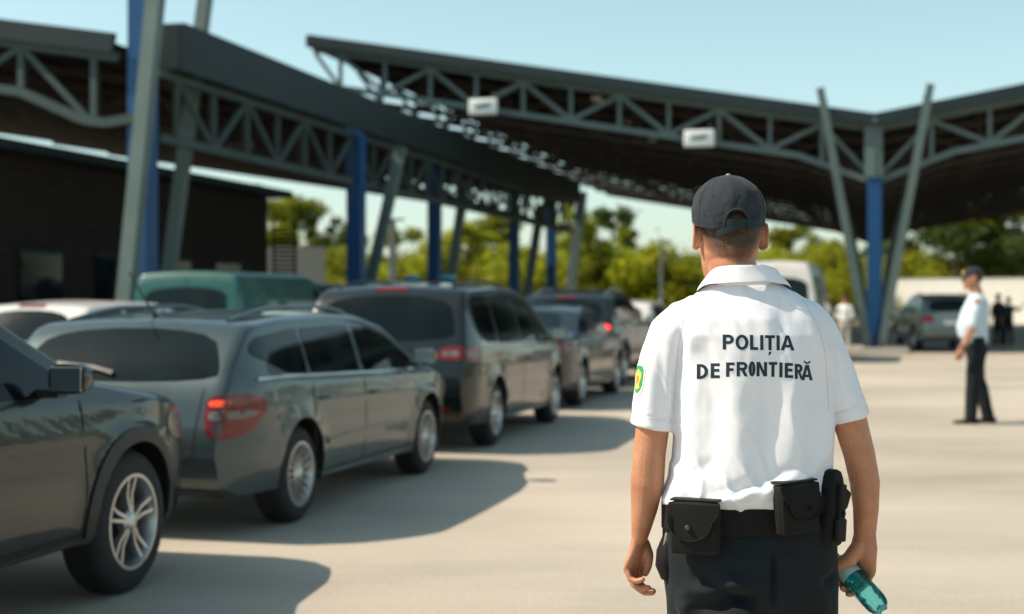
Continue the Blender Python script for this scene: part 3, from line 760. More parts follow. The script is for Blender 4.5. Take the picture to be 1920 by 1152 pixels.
    if S.get('rear_wiper'):
        z = S['rear_wiper']; panel(strip([(0, z), (.14, z + .03), (.42, z + .05)], .022), bvh, 'B', M['black_trim'], 'rear_wiper', root, off=.03, thick=.014, rnd=0)
    if S.get('rails'):
        a, b = S['rails']
        for sg in (-1, 1):
            P3 = []
            for k, x in enumerate(np.linspace(a, b, 12)):
                y = sg * (W2 - .33); hit, n, _, _ = bvh.ray_cast(Vector((x, y, 9)), Vector((0, 0, -1))); lift = .045 * min(1, 3.2 * min(k, 11 - k) / 11 + .12); P3.append((x, y, hit.z + lift))
            MB().tube(P3, .016, 8).build('roof_rail', S.get('rail_mat', M['alloy']), root, smooth=60)
    if S.get('antenna'):
        x = S['antenna']; hit, n, _, _ = bvh.ray_cast(Vector((x, 0, 9)), Vector((0, 0, -1)))
        an = MB().lathe([(.03, 0), (.02, .03), (.006, .04)], 12, 'z', (x, 0, hit.z - .003), cap=True).build('antenna', M['black_trim'], root)
        MB().tube([(x, 0, hit.z + .02), (x - .33, 0, hit.z + .30)], [.006, .004], 6).build('antenna_rod', M['black_trim'], an)
    if S.get('exhaust'):
        y = S['exhaust']; MB().lathe([(.028, -L2 - .01), (.034, -L2 - .01), (.034, -L2 + .2), (.028, -L2 + .2)], 16, 'x', (0, y, .27)).build('exhaust', M['chrome'], root, smooth=40)
    # wheels
    ty, rm, dk = wheel(S['wheel'], Rw, .215)
    for wx in (S['wr'], S['wf']):
        for sg in (-1, 1):
            o = link('wheel', ty, M['tyre'], root); o.location = (wx, sg * (W2 - .125), Rw)
            if sg > 0: o.rotation_euler = (0, 0, math.pi)
            link('rim', rm, M['alloy'], o); link('brake_disc', dk, M['alloy_dark'], o)
    for fn in S.get('extra', []): fn(root, bvh, S)
    return root

def car_pos(rx, ry, fx=None, ang=14.2, wr=-1.35, W=1.8):
    """place by where the right rear (or front) tyre meets the ground"""
    d = F * 1.5 / (ry - HY); X = (rx - 960) / F * d; u = Vector((math.sin(R(ang)), math.cos(R(ang)), 0)); v = Vector((u.y, -u.x, 0))
    p = Vector((X, d, 0)) - u * wr - v * (W / 2 - .03); return p, math.atan2(u.y, u.x)

P_grey = paint('steel_grey_metallic_paint', (.048, .070, .075), .4, .36)
P_black = paint('black_paint', (.005, .008, .009), .1, .3)
P_blk2 = paint('black_blue_paint', (.006, .010, .012), .1, .3)
P_dsuv = paint('deep_petrol_paint', (.005, .011, .013), .15, .3)
P_white = paint('white_car_paint', (.60, .58, .56), 0, .35)
P_silver = paint('silver_paint', (.16, .19, .20), .4, .34)
P_teal = paint('teal_van_paint', (.008, .075, .065), .1, .4)
P_navy = paint('dark_navy_van_paint', (.012, .035, .045), .2, .3)

seams4 = lambda a, b, c, bl, t, lo: [[(a, bl), (a - .02, .6), (a + .05, lo)], [(b, bl), (b + .0, .6), (b, lo)], [(c, bl), (c + .02, .6), (c - .02, lo)], [(a + .05, lo), (b, lo)], [(b, lo), (c - .02, lo)]]
wagon = dict(L=4.80, W=1.81, R=.325, wr=-1.40, wf=1.355, wheel='multi', paint=P_grey, rl=.6, rr=.17,
    top=[(-2.40, .62), (-2.375, .84), (-2.34, .95), (-2.22, 1.13), (-2.02, 1.325), (-1.94, 1.372), (-1.4, 1.415), (-.5, 1.43), (.1, 1.415), (.55, 1.33), (1.32, .99), (1.5, .955), (2.1, .84), (2.33, .66), (2.40, .5)],
    bot=[(-2.40, .58), (-2.37, .36), (-2.2, .26), (2.2, .2), (2.36, .3), (2.40, .46)], belt=[(-2.4, .98), (-1.6, .975), (0, .925), (1.3, .90), (2.4, .85)],
    win=[(-2.02, -1.22), (-1.17, -.22), (-.14, 1.02)], hd=.115, tail=(-1.55, .30), bright=1, seams=seams4(-1.18, -.18, 1.0, .93, 0, .30), handles=[(-.98, .82), (.0, .80)], mould=(-.95, .86, .50), mirror=.88,
    rearwin=(.99, 1.315, .70, .55), windscreen=(.58, 1.24), rear_wiper=1.03, rails=(-1.85, .35), rail_mat=P_grey, antenna=-1.78, plate=.74, exhaust=None, rear_clad=.33,
    tail_lamps=[([(.66, .90), (.80, .92), (.88, .91), (.88, .645), (.68, .645)], M['lamp_red']), ([(.70, .755), (.84, .765), (.84, .815), (.69, .815)], M['lamp_clear']), ([(.69, .84), (.80, .845), (.80, .882), (.69, .88)], mat('red_lens_glowing', (.75, .05, .02), .2, emit=((1, .10, .03), .5)))],
    side_lamps=[([(-2.36, .65), (-2.16, .665), (-2.0, .76), (-1.93, .86), (-2.1, .915), (-2.35, .91)], M['lamp_red']), ([(-2.33, .76), (-2.10, .765), (-2.04, .81), (-2.33, .815)], M['lamp_clear'])],
    head_lamps=[([(1.75, .68), (2.2, .62), (2.2, .74), (1.8, .82)], M['lamp_clear'])], rear_seams=[[(-.64, .95), (-.60, .55), (-.55, .50), (.55, .50), (.60, .55), (.64, .95)]])
suv = dict(L=4.63, W=1.89, R=.365, wr=-1.42, wf=1.355, wheel='twin5', paint=P_dsuv, rl=.5, rr=.15, tum=.32, clad=.36,
    top=[(-2.315, .7), (-2.28, 1.0), (-2.18, 1.2), (-1.95, 1.52), (-1.8, 1.6), (-1.0, 1.68), (-.3, 1.68), (.1, 1.60), (1.0, 1.14), (1.3, 1.09), (2.0, .99), (2.24, .80), (2.315, .6)],
    bot=[(-2.315, .66), (-2.28, .42), (-2.1, .33), (2.05, .30), (2.24, .38), (2.315, .56)], belt=[(-2.3, 1.12), (0, 1.03), (1.3, .99), (2.3, .95)],
    win=[(-1.75, -1.22), (-1.17, -.32), (-.24, .78)], hd=.14, bright=0, seams=seams4(-1.18, -.28, .86, 1.02, 0, .38), handles=[(-.98, .93), (.0, .91)], mirror=.55, mirror_mat=P_dsuv,
    rearwin=(1.16, 1.5, .66, .56), windscreen=(.16, .95), rails=(-1.7, .0), plate=.85, rear_clad=.48,
    tail_lamps=[([(.62, .8), (.8, .8), (.8, 1.3), (.7, 1.3)], M['lamp_red'])], head_lamps=[([(1.72, .78), (2.16, .70), (2.2, .82), (1.85, .93)], M['lamp_clear'])], rear_seams=[[(-.64, 1.1), (-.60, .62), (.60, .62), (.64, 1.1)]])
mpv = dict(L=4.82, W=1.88, R=.335, wr=-1.43, wf=1.42, wheel='spoke7', paint=P_black, rl=.45, rr=.12, tum=.25,
    top=[(-2.41, .65), (-2.38, .95), (-2.33, 1.08), (-2.18, 1.45), (-2.06, 1.60), (-1.9, 1.65), (-.8, 1.685), (.2, 1.65), (.6, 1.55), (1.55, 1.05), (1.7, 1.02), (2.15, .88), (2.35, .7), (2.41, .55)],
    bot=[(-2.41, .6), (-2.37, .36), (-2.2, .26), (2.2, .2), (2.36, .32), (2.41, .5)], belt=[(-2.4, 1.06), (0, .99), (1.5, .96), (2.4, .9)],
    win=[(-2.02, -1.30), (-1.22, -.28), (-.2, 1.2)], hd=.13, tail=(-1.7, .35), bright=1, seams=seams4(-1.26, -.24, 1.1, .98, 0, .30), handles=[(-1.05, .87), (-.03, .86)], mirror=1.0, mirror_mat=P_black,
    rearwin=(1.1, 1.545, .72, .62), windscreen=(.65, 1.5), top_lamp=1.59, plate=.93, reflector=.42, rear_clad=.40, rear_wiper=1.13, rails=(-1.9, .2), rail_mat=M['black_trim'],
    tail_lamps=[([(.52, .93), (.88, .90), (.88, 1.04), (.62, 1.06)], M['lamp_red']), ([(.60, .96), (.80, .95), (.80, 1.005), (.64, 1.01)], M['lamp_clear'])],
    side_lamps=[([(-2.36, .90), (-2.05, .90), (-1.93, .96), (-2.05, 1.05), (-2.33, 1.06)], M['lamp_red']), ([(-2.33, .95), (-2.12, .95), (-2.08, .99), (-2.3, 1.01)], M['lamp_clear'])],
    rear_seams=[[(-.68, 1.08), (-.66, .60), (-.6, .55), (.6, .55), (.66, .60), (.68, 1.08)]])
sedan = dict(L=4.75, W=1.83, R=.33, wr=-1.38, wf=1.43, wheel='spoke5', paint=P_blk2, rl=.6, rr=.17, tum=.33,
    top=[(-2.375, .62), (-2.35, .86), (-2.30, 1.0), (-2.18, 1.035), (-1.85, 1.05), (-1.7, 1.08), (-1.0, 1.37), (-.6, 1.43), (-.1, 1.44), (.3, 1.38), (1.15, .98), (1.35, .95), (2.0, .83), (2.3, .66), (2.375, .52)],
    bot=[(-2.375, .57), (-2.34, .34), (-2.15, .25), (2.15, .2), (2.33, .3), (2.375, .46)], belt=[(-2.4, .96), (0, .93), (1.2, .90), (2.4, .85)],
    win=[(-1.42, -.95), (-.9, -.12), (-.04, .92)], hd=.11, bright=1, seams=seams4(-.95, -.08, 1.0, .93, 0, .29), handles=[(-.75, .82), (.1, .80)], mirror=.78,
    rearwin=(1.10, 1.335, .60, .50), windscreen=(.34, 1.08), plate=.80, reflector=.36, exhaust=.55, rear_clad=.34, antenna=None,
    tail_lamps=[([(.48, .80), (.86, .78), (.86, .95), (.52, .95)], M['lamp_red']), ([(.55, .86), (.8, .86), (.8, .90), (.57, .90)], M['lamp_clear'])],
    side_lamps=[([(-2.34, .78), (-2.08, .80), (-2.0, .92), (-2.33, .95)], M['lamp_red'])], rear_seams=[[(-.6, 1.0), (-.5, .72), (.5, .72), (.6, 1.0)]])
def clone(base, **k):
    d = dict(base); d.update(k); return d
suv2 = clone(suv, paint=P_blk2, wheel='spoke5', clad=.4, rails=(-1.7, .2), top_lamp=1.53, top_lamp_mat=M['lamp_red'], mirror_mat=P_blk2,
    tail_lamps=[([(.60, 1.0), (.82, .98), (.82, 1.08), (.64, 1.08)], M['lamp_lit']), ([(.08, 1.02), (.28, 1.02), (.28, 1.07), (.08, 1.07)], M['lamp_lit'])], side_lamps=[([(-2.27, .96), (-2.05, .98), (-2.05, 1.1), (-2.27, 1.12)], M['lamp_red'])])
hatch = clone(wagon, L=4.25, paint=P_white, wheel='spoke10', wr=-1.2, wf=1.35, antenna=None, rails=None, bright=0, mirror=.85,
    top=[(-2.125, .62), (-2.10, .9), (-2.05, 1.0), (-1.8, 1.38), (-1.7, 1.45), (-.9, 1.5), (0, 1.49), (.45, 1.38), (1.25, 1.0), (1.4, .96), (1.9, .82), (2.08, .64), (2.125, .5)],
    bot=[(-2.125, .58), (-2.09, .34), (-1.95, .26), (1.95, .2), (2.08, .3), (2.125, .46)], win=[(-1.65, -1.0), (-.95, -.12), (-.04, .98)], seams=seams4(-.95, -.08, .98, .93, 0, .3), handles=[(-.8, .84), (.1, .82)], mould=None,
    rearwin=(1.03, 1.38, .60, .50), windscreen=(.48, 1.18), top_lamp=1.415, tail_lamps=[([(.58, .84), (.82, .84), (.82, 1.06), (.70, 1.12), (.60, 1.0)], M['lamp_red'])], side_lamps=[([(-2.07, .84), (-1.9, .86), (-1.85, 1.02), (-2.0, 1.04)], M['lamp_red'])], head_lamps=[])
hatch.pop('mould')
def van_doors(root, bvh, S):
    panel(strip([(0, .6), (0, S['top'][3][1] - .1)], .014), bvh, 'B', M['seam'], 'door_gap', root, off=.002, rnd=0)
def van_spec(p, L=4.9, H=2.0, **k):
    L2 = L / 2
    d = dict(L=L, W=1.93, R=.335, wr=-L2 + .95, wf=L2 - .92, wheel='van', paint=p, rl=.12, rr=.05, tum=.09, rc=.10, sm=.05, clad=.34,
        top=[(-L2, .6), (-L2 + .02, 1.0), (-L2 + .05, H - .35), (-L2 + .12, H - .04), (-L2 + .3, H), (L2 - 2.0, H), (L2 - 1.6, H - .08), (L2 - .85, 1.22), (L2 - .5, 1.1), (L2 - .1, .85), (L2, .55)],
        bot=[(-L2, .5), (-L2 + .03, .36), (L2 - .2, .28), (L2 - .04, .35), (L2, .5)], belt=[(-L2, 1.15), (L2 - 1, 1.08), (L2, 1.0)],
        win=[(L2 - 1.75, L2 - 1.12)], hd=.22, seams=[[(L2 - 1.9, 1.6), (L2 - 1.9, .4)], [(L2 - .95, 1.1), (L2 - 1.0, .4)], [(-L2 + .9, 1.75), (-L2 + .9, .4)]], handles=[(L2 - 1.75, 1.0)], mirror=L2 - 1.15, mirror_mat=M['black_trim'],
        rearwin=(1.2, H - .3, .74, .72), windscreen=(L2 - 1.5, L2 - .95), plate=.9,
        tail_lamps=[([(.84, .8), (.93, .8), (.93, 1.25), (.84, 1.25)], M['lamp_red'])], rear_seams=[], extra=[van_doors])
    d.update(k); return d

G = 'cars queueing in the lane'
p, rz = car_pos(245, 1112, ang=14.0, wr=suv['wf'], W=suv['W']); make_car('dark_suv', suv, p, rz, 'dark SUV cut off at the left edge, its alloy front wheel nearest the camera', 'car', G)
p, rz = car_pos(560, 979, ang=14.6, wr=wagon['wr'], W=wagon['W']); make_car('grey_wagon', wagon, p, rz, 'steel grey estate car with roof aerial and red tail lamp, second in the queue', 'car', G)
p, rz = car_pos(928, 836, ang=14.0, wr=mpv['wr'], W=mpv['W']); make_car('black_minivan', mpv, p, rz, 'tall black people carrier directly ahead of the grey estate car', 'car', G)
p, rz = car_pos(1090, 762, ang=14.4, wr=sedan['wr'], W=sedan['W']); make_car('black_sedan', sedan, p, rz, 'low black saloon between the black people carrier and the SUV with lit brake lamps', 'car', G)
p, rz = car_pos(1170, 724, ang=14.4, wr=suv2['wr'], W=suv2['W']); make_car('dark_suv', suv2, p, rz, 'dark SUV with glowing red brake lamps beside the officer left sleeve', 'car', G)
p, rz = car_pos(1238, 692, ang=14.2, wr=hatch['wr'], W=hatch['W']); make_car('white_hatchback', hatch, p, rz, 'white roofed car farthest up the queue, at the foot of the slim pale pole', 'car', G)
G2 = 'vehicles waiting in the lane on the left'
def row2(S, px, d, name, label, rz=LANE_RZ, c='car', g=G2): q = at(px, 0, d); make_car(name, S, (q.x, q.y, 0), rz, label, c, g)
row2(clone(hatch), 205, 18.2, 'white_hatchback', 'white hatchback seen from behind over the dark SUV bonnet on the left')
teal = van_spec(P_teal, 4.9, 1.97); teal['rearwin'] = (1.2, 1.70, .70, .68)
row2(teal, 470, 24.5, 'teal_van', 'teal green panel van with two rear doors behind the grey estate car', c='van')
row2(van_spec(P_navy, 4.6, 1.85), 588, 29.5, 'dark_van', 'dark navy van parked just right of the teal van', c='van')
# vehicle with a blue light bar beyond the people carrier
pv = van_spec(P_white, 4.9, 1.95)
def lightbar(root, bvh, S):
    t = MB(); t.box((.3, 0, 1.99), (.28, 1.35, .05), bev=.02); lb = t.build('light_bar', M['black_trim'], root)
    for y in (-.48, .48): MB().box((.3, y, 2.07), (.26, .40, .13), bev=.05).build('beacon', M['beacon'], lb, smooth=60)
M['beacon'] = mat('blue_beacon_lens', (.01, .30, .42), .15, coat=1)
pv['extra'] = [van_doors, lightbar]
row2(pv, 800, 36.5, 'service_van', 'van with cyan beacons on its roof, mostly hidden behind the black people carrier', c='van')
# white van on the right, silver car under the far canopy
wv = van_spec(P_white, 5.4, 2.45, W=2.0); wv['rearwin'] = (1.35, 2.05, .78, .74); wv['clad'] = .4
wv['extra'] = [van_doors]; wv['win'] = [(-2.3, -1.2), (-1.1, .1), (.95, 1.58)]; wv['hd'] = .35
q = at(1490, 0, 34.5); make_car('white_van', wv, (q.x + .25, q.y + 2.2, 0), R(73), 'tall white van with dark rear window behind the capped officer right shoulder', 'van', None)
sv = clone(suv, paint=P_silver, mirror_mat=P_silver, wheel='spoke5', clad=.34, tail_lamps=[([(.50, .88), (.84, .84), (.86, 1.06), (.62, 1.08)], M['lamp_red'])], side_lamps=[([(-2.27, .84), (-2.0, .88), (-2.02, 1.04), (-2.26, 1.08)], M['lamp_red'])], rear_seams=[[(-.64, 1.1), (-.60, .62), (.60, .62), (.64, 1.1)]], both=1)
q = at(1792, 0, 41.0); make_car('silver_suv', sv, (q.x, q.y + 2.0, 0), R(86), 'silver car parked in the shade before the white wall, left of the distant officer', 'car', None)
# ------------------------------------------------------------ people
def skin_mat(name, col, hair=None):
    m = mat(name, col, .5, sub=.15, bump=(95, .22, .0016)); nt = m.node_tree; N = nt.nodes; L = nt.links; b = N['Principled BSDF']
    tc = N.new('ShaderNodeTexCoord'); n = N.new('ShaderNodeTexNoise'); n.inputs['Scale'].default_value = 9; n.inputs['Detail'].default_value = 6; L.new(tc.outputs['Object'], n.inputs['Vector'])
    n9 = N.new('ShaderNodeTexNoise'); n9.inputs['Scale'].default_value = 160; n9.inputs['Detail'].default_value = 3; L.new(tc.outputs['Object'], n9.inputs['Vector'])
    cr = N.new('ShaderNodeValToRGB'); cr.color_ramp.elements[0].position = .3; cr.color_ramp.elements[0].color = (col[0] * .80, col[1] * .62, col[2] * .56, 1)
    cr.color_ramp.elements[1].position = .7; cr.color_ramp.elements[1].color = (col[0] * 1.08, col[1] * 1.08, col[2] * 1.05, 1); L.new(n.outputs[0], cr.inputs[0])
    out = cr.outputs[0]
    mx = N.new('ShaderNodeMixRGB'); mx.blend_type = 'OVERLAY'; mx.inputs[0].default_value = .18; L.new(out, mx.inputs[1]); L.new(n9.outputs[0], mx.inputs[2]); out = mx.outputs[0]
    if hair:                             # cropped hair: vertex attribute drawn into the scalp
        a = N.new('ShaderNodeAttribute'); a.attribute_name = 'scalp'
        n2 = N.new('ShaderNodeTexNoise'); n2.inputs['Scale'].default_value = 420; n2.inputs['Detail'].default_value = 3; L.new(tc.outputs['Object'], n2.inputs['Vector'])
        mp = N.new('ShaderNodeMath'); mp.operation = 'MULTIPLY_ADD'; mp.inputs[1].default_value = 1.1; mp.inputs[2].default_value = -.55; L.new(n2.outputs[0], mp.inputs[0])
        ad = N.new('ShaderNodeMath'); ad.operation = 'ADD'; ad.use_clamp = True; L.new(a.outputs['Fac'], ad.inputs[0]); L.new(mp.outputs[0], ad.inputs[1])
        mm = N.new('ShaderNodeMath'); mm.operation = 'MULTIPLY'; mm.use_clamp = True; L.new(ad.outputs[0], mm.inputs[0]); 
        sm = N.new('ShaderNodeMapRange'); sm.inputs[1].default_value = 0; sm.inputs[2].default_value = .35; L.new(a.outputs['Fac'], sm.inputs[0]); L.new(sm.outputs[0], mm.inputs[1])
        m2 = N.new('ShaderNodeMixRGB'); L.new(mm.outputs[0], m2.inputs[0]); L.new(out, m2.inputs[1]); m2.inputs[2].default_value = (*hair, 1); out = m2.outputs[0]
    L.new(out, b.inputs['Base Color']); return m
def cloth_mat(name, col, rough=.85, weave=900, strength=.25, sheen=.15, var=.05):
    m = mat(name, col, rough, spec=.25, sheen=sheen, noise=(14, var, 5)); nt = m.node_tree; N = nt.nodes; L = nt.links; b = N['Principled BSDF']
    tc = N.new('ShaderNodeTexCoord'); v = N.new('ShaderNodeTexVoronoi'); v.inputs['Scale'].default_value = weave; L.new(tc.outputs['Object'], v.inputs['Vector'])
    n = N.new('ShaderNodeTexNoise'); n.inputs['Scale'].default_value = 38; n.inputs['Detail'].default_value = 5; L.new(tc.outputs['Object'], n.inputs['Vector'])
    b1 = N.new('ShaderNodeBump'); b1.inputs['Strength'].default_value = strength; b1.inputs['Distance'].default_value = .0008; L.new(v.outputs['Distance'], b1.inputs['Height'])
    b2 = N.new('ShaderNodeBump'); b2.inputs['Strength'].default_value = .25; b2.inputs['Distance'].default_value = .004; L.new(n.outputs[0], b2.inputs['Height']); L.new(b1.outputs[0], b2.inputs['Normal']); L.new(b2.outputs[0], b.inputs['Normal'])
    return m
M['skin'] = skin_mat('skin', (.50, .245, .145), hair=(.060, .032, .018))
M['skin2'] = skin_mat('skin_far', (.42, .22, .14))
M['polo'] = cloth_mat('white_pique_cotton', (.80, .80, .85), .9, 1000, .3, .05, .02)
M['pants'] = cloth_mat('black_work_trousers', (.010, .014, .017), .85, 800, .4, .04, .15)
M['cap'] = cloth_mat('charcoal_cap_cotton', (.026, .032, .040), .9, 700, .5, .10, .12)
M['nylon'] = cloth_mat('black_nylon', (.006, .006, .006), .7, 600, .6, .04, .15)
M['snap'] = mat('dull_snap', (.10, .105, .09), .45, metal=.8)
M['print'] = mat('dark_navy_print', (.006, .022, .035), .55)
M['shoe'] = mat('black_leather', (.012, .012, .012), .35)
M['blueshirt'] = cloth_mat('pale_blue_shirt', (.50, .60, .67), .85, 500, .2, .1, .03)
M['sole'] = mat('rubber_sole', (.02, .02, .02), .8)
M['hair'] = mat('brown_hair', (.055, .03, .018), .6)

def ell(c, rx, ry, n=40, e=2.0, rot=0, tilt=(0, 0)):
    """horizontal ring; tilt = dz/dx, dz/dy"""
    o = []
    for k in range(n):
        a = 2 * math.pi * k / n; ca, sa = math.cos(a), math.sin(a)
        x = math.copysign(abs(ca) ** (2 / e), ca) * rx; y = math.copysign(abs(sa) ** (2 / e), sa) * ry
        if rot: x, y = x * math.cos(rot) - y * math.sin(rot), x * math.sin(rot) + y * math.cos(rot)
        o.append((c[0] + x, c[1] + y, c[2] + x * tilt[0] + y * tilt[1]))
    return o
def limb(mb, pts, rad, n=20, ref=(0, 1, 0), hem=None):
    """pts: centres; rad: (across, along ref) half sizes"""
    pts = [Vector(p) for p in pts]; rings = []; prev = None
    for i, p in enumerate(pts):
        d = (pts[min(i + 1, len(pts) - 1)] - pts[max(i - 1, 0)]).normalized(); u = Vector(ref); y = (u - d * u.dot(d)).normalized(); x = y.cross(d)
        rx, ry = rad[i] if hasattr(rad[i], '__len__') else (rad[i], rad[i])
        rings.append([p + x * rx * math.cos(a) + y * ry * math.sin(a) for a in [2 * math.pi * k / n for k in range(n)]])
    def capr(i, j, s):
        d = (pts[i] - pts[j]).normalized(); rx, ry = rad[i] if hasattr(rad[i], '__len__') else (rad[i], rad[i]); m = min(rx, ry); o = []
        for t in (.4, .8, 1.2):
            c = pts[i] + d * m * math.sin(t); k = math.cos(t); o.append([c + (q - pts[i]) * k for q in rings[i]])
        return o
    A = capr(0, 1, -1)[::-1]; B_ = capr(-1, -2, 1)
    if hem is not None:
        c = pts[-1]; rings[-1] = [Vector((p.x, p.y, c.z + (p.x - c.x) * hem)) for p in rings[-1]]; B_ = []
    mb.loft(A + rings + B_); return mb

def finger(mb, base, d, n_, lens, curls, r0, r1, spread=None):
    p = Vector(base); d = Vector(d).normalized(); n_ = Vector(n_).normalized(); pts = [p - d * .022, p]; a = 0
    for L_, c in zip(lens, curls):
        a += R(c); dd = d * math.cos(a) + n_ * math.sin(a); pts += [pts[-1] + dd * L_ * .5, pts[-1] + dd * L_]
    rad = list(np.linspace(r0, r1, len(pts))); mb.capsule(pts, rad, 12); return pts[-1], dd

def hand(mb, wrist, d, a, n_, curls, thumb=True, k=1.0):
    """wrist point, finger direction, direction towards the thumb, palm normal"""
    w = Vector(wrist); d = Vector(d).normalized(); n_ = Vector(n_); n_ = (n_ - d * n_.dot(d)).normalized(); a = Vector(a); a = (a - d * a.dot(d) - n_ * a.dot(n_)).normalized()
    rings = []
    for t, wa, wn, oa, on in ((-.02, .027, .020, 0, 0), (.01, .029, .019, .001, 0), (.035, .036, .018, .003, .002), (.06, .041, .0165, .001, .001), (.082, .042, .0135, 0, 0), (.092, .038, .010, 0, 0)):
        c = w + d * t * k + a * oa * k + n_ * on * k; rings.append([c + a * wa * k * math.cos(q) + n_ * wn * k * math.sin(q) for q in [2 * math.pi * j / 20 for j in range(20)]])
    mb.loft(rings)
    spec = ((.031, .086, (.041, .025, .021), .0112, .0088), (.0105, .091, (.045, .028, .022), .0114, .0090), (-.0105, .088, (.041, .026, .021), .0108, .0084), (-.030, .080, (.032, .020, .019), .0096, .0076))
    tips = []
    for (oa, od, ln, r0, r1), c in zip(spec, curls):
        tips.append(finger(mb, w + a * oa * k + d * od * k, d + a * oa * 2.0, n_, [x * k for x in ln], c, r0 * k, r1 * k))
    if thumb:
        b0 = w + d * .022 * k + a * .022 * k + n_ * .008 * k; td = (d * .82 + a * .22 + n_ * .52).normalized()
        pts = [b0 - td * .01, b0 + td * .024 * k, b0 + td * .036 * k, b0 + td * .036 * k + (d * .99 + n_ * .1).normalized() * .018 * k, b0 + td * .036 * k + d * .036 * k]
        mb.capsule(pts, [.021 * k, .020 * k, .0135 * k, .0128 * k, .0108 * k], 14)
    return tips

def head_shape(mb, c, yaw=0, s=1.0, ears=True, nose=True):
    """c: centre of the skull at ear height; face looks to +y turned by yaw"""
    h = MB()
    prof = [(-.122, .072, .022, .022), (-.112, .062, .046, .042), (-.095, .040, .060, .062), (-.07, .020, .069, .080), (-.04, .006, .075, .093), (-.01, 0, .078, .099), (.03, 0, .080, .102), (.06, -.002, .078, .100), (.085, -.004, .068, .087), (.102, -.006, .050, .064), (.112, -.006, .026, .035)]
    h.loft([ell((0, y, z), rx, ry, 40, 2.15) for z, y, rx, ry in prof])
    h.capsule([(0, -.070, -.015), (0, -.062, .04)], [.036, .038], 16)       # back of the skull
    if nose:
        h.loft([ell((0, .100, .012), .008, .006, 12), ell((0, .112, -.012), .010, .010, 12), ell((0, .120, -.034), .016, .014, 12), ell((0, .108, -.045), .013, .012, 12)])
        h.capsule([(-.032, .088, .022), (0, .096, .020), (.032, .088, .022)], .010, 10)
        h.capsule([(-.018, .098, -.066), (0, .103, -.064), (.018, .098, -.066)], .0062, 10); h.capsule([(-.015, .096, -.074), (0, .101, -.076), (.015, .096, -.074)], .0066, 10)
        h.capsule([(-.012, .086, -.104), (.012, .086, -.104)], .016, 10)
        for sg in (-1, 1): h.capsule([(sg * .045, .070, -.030), (sg * .056, .045, -.026)], .018, 10)
    if ears:
        for sg in (-1, 1):
            pl = []; 
            for k in range(19):
                t = R(-150 + 300 * k / 18); ex = .0185 * math.cos(t) * (-1); ez = .032 * math.sin(t)
                if ez < 0: ex *= .8
                pl.append(Vector((sg * (.084 + .014 * (1 if ex < 0 else .3) + .006 * abs(ex) / .0185), -.004 + ex + .003, +.012 + ez)))
            rim = [Vector((sg * (.0835 + (.0175 if p.y < .0 else .010)), p.y, p.z)) for p in pl]
            h.capsule(rim, .0046, 8)
            h.loft([[Vector((sg * (.078 + o), -.002 + math.cos(q) * .0155 * k_, +.012 + math.sin(q) * .028 * k_)) for q in [2 * math.pi * j / 16 for j in range(16)]] for o, k_ in ((0, .85), (.010, 1.05), (.018, 1.0))])
            h.capsule([(sg * .086, .008, -.014), (sg * .092, .002, -.021)], .0075, 8)
    m = Matrix.Translation(c) @ Euler((0, 0, yaw)).to_matrix().to_4x4() @ Matrix.Scale(s, 4)
    h.xf(m); mb.add(h.v, h.f); return m

# ---- the officer in the foreground -------------------------------------------------
PY = 3.85; SS = F / PY; PX0 = 1411
off = thing('person', ((PX0 - 960) / SS, PY, 0), 0, 'man in dark cap and white polo seen from behind, bottle in his right hand', 'person')
def q(px, py, y=0.0):
    d = PY + y; w = at(px, py, d); return Vector((w.x - off.location.x, y, w.z))
HC = q(1369, 441, .0); HC.z = 1.5 - (441 - HY) / SS - .008
body = MB()
head_shape(body, HC + Vector((0, .012, -.006)), yaw=R(5), s=1.0)
hx = HC.x; nx = q(1379, 490).x
nk = [(HC.z - .02, hx, .0, .062, .066), (HC.z - .06, hx + .002, -.004, .064, .068), (HC.z - .09, nx - .006, -.010, .068, .070), (HC.z - .12, nx, -.014, .073, .072), (HC.z - .16, nx + .006, -.012, .085, .074), (HC.z - .20, nx + .012, -.008, .12, .082), (HC.z - .25, .012, -.004, .165, .095)]
body.loft([ell((x, y, z), rx, ry, 36) for z, x, y, rx, ry in nk][::-1])
def z_of(py): return 1.5 - (py - HY) / SS
def xx(px): return (px - PX0) / SS
tor = [(1000, 1405, .150, .105), (940, 1404, .148, .100), (880, 1408, .15, .10), (780, 1412, .165, .108), (680, 1412, .178, .115), (620, 1410, .19, .11), (575, 1405, .165, .095), (545, 1400, .12, .08)]
body.loft([ell((xx(cx), 0, z_of(py)), rx, ry, 40, 2.3) for py, cx, rx, ry in tor])
# arms of the body
LA = [q(1268, 622), q(1243, 700, -.005), q(1226, 780, -.008), q(1218, 850, -.008), q(1214, 905, .0), q(1208, 955, .015), q(1200, 1005, .035)]
limb(body, LA, [(.040, .045), (.046, .050), (.0465, .050), (.044, .045), (.0455, .047), (.036, .042), (.0235, .030)])
RA = [q(1532, 618), q(1564, 700, -.005), q(1591, 780, -.01), q(1611, 850, -.010), q(1622, 905, -.004), q(1624, 955, .004), q(1622, 1003, .010)]
limb(body, RA, [(.040, .045), (.044, .050), (.0465, .050), (.042, .045), (.040, .046), (.034, .041), (.030, .0255)])
# left hand: relaxed, palm towards the thigh and a little back
lw = q(1199, 1012, .037)
hand(body, lw, (-.24, .05, -.97), (.62, .72, -.05), (.80, -.58, -.05), [(26, 44, 28), (32, 48, 30), (36, 50, 32), (40, 52, 32)], k=1.0)
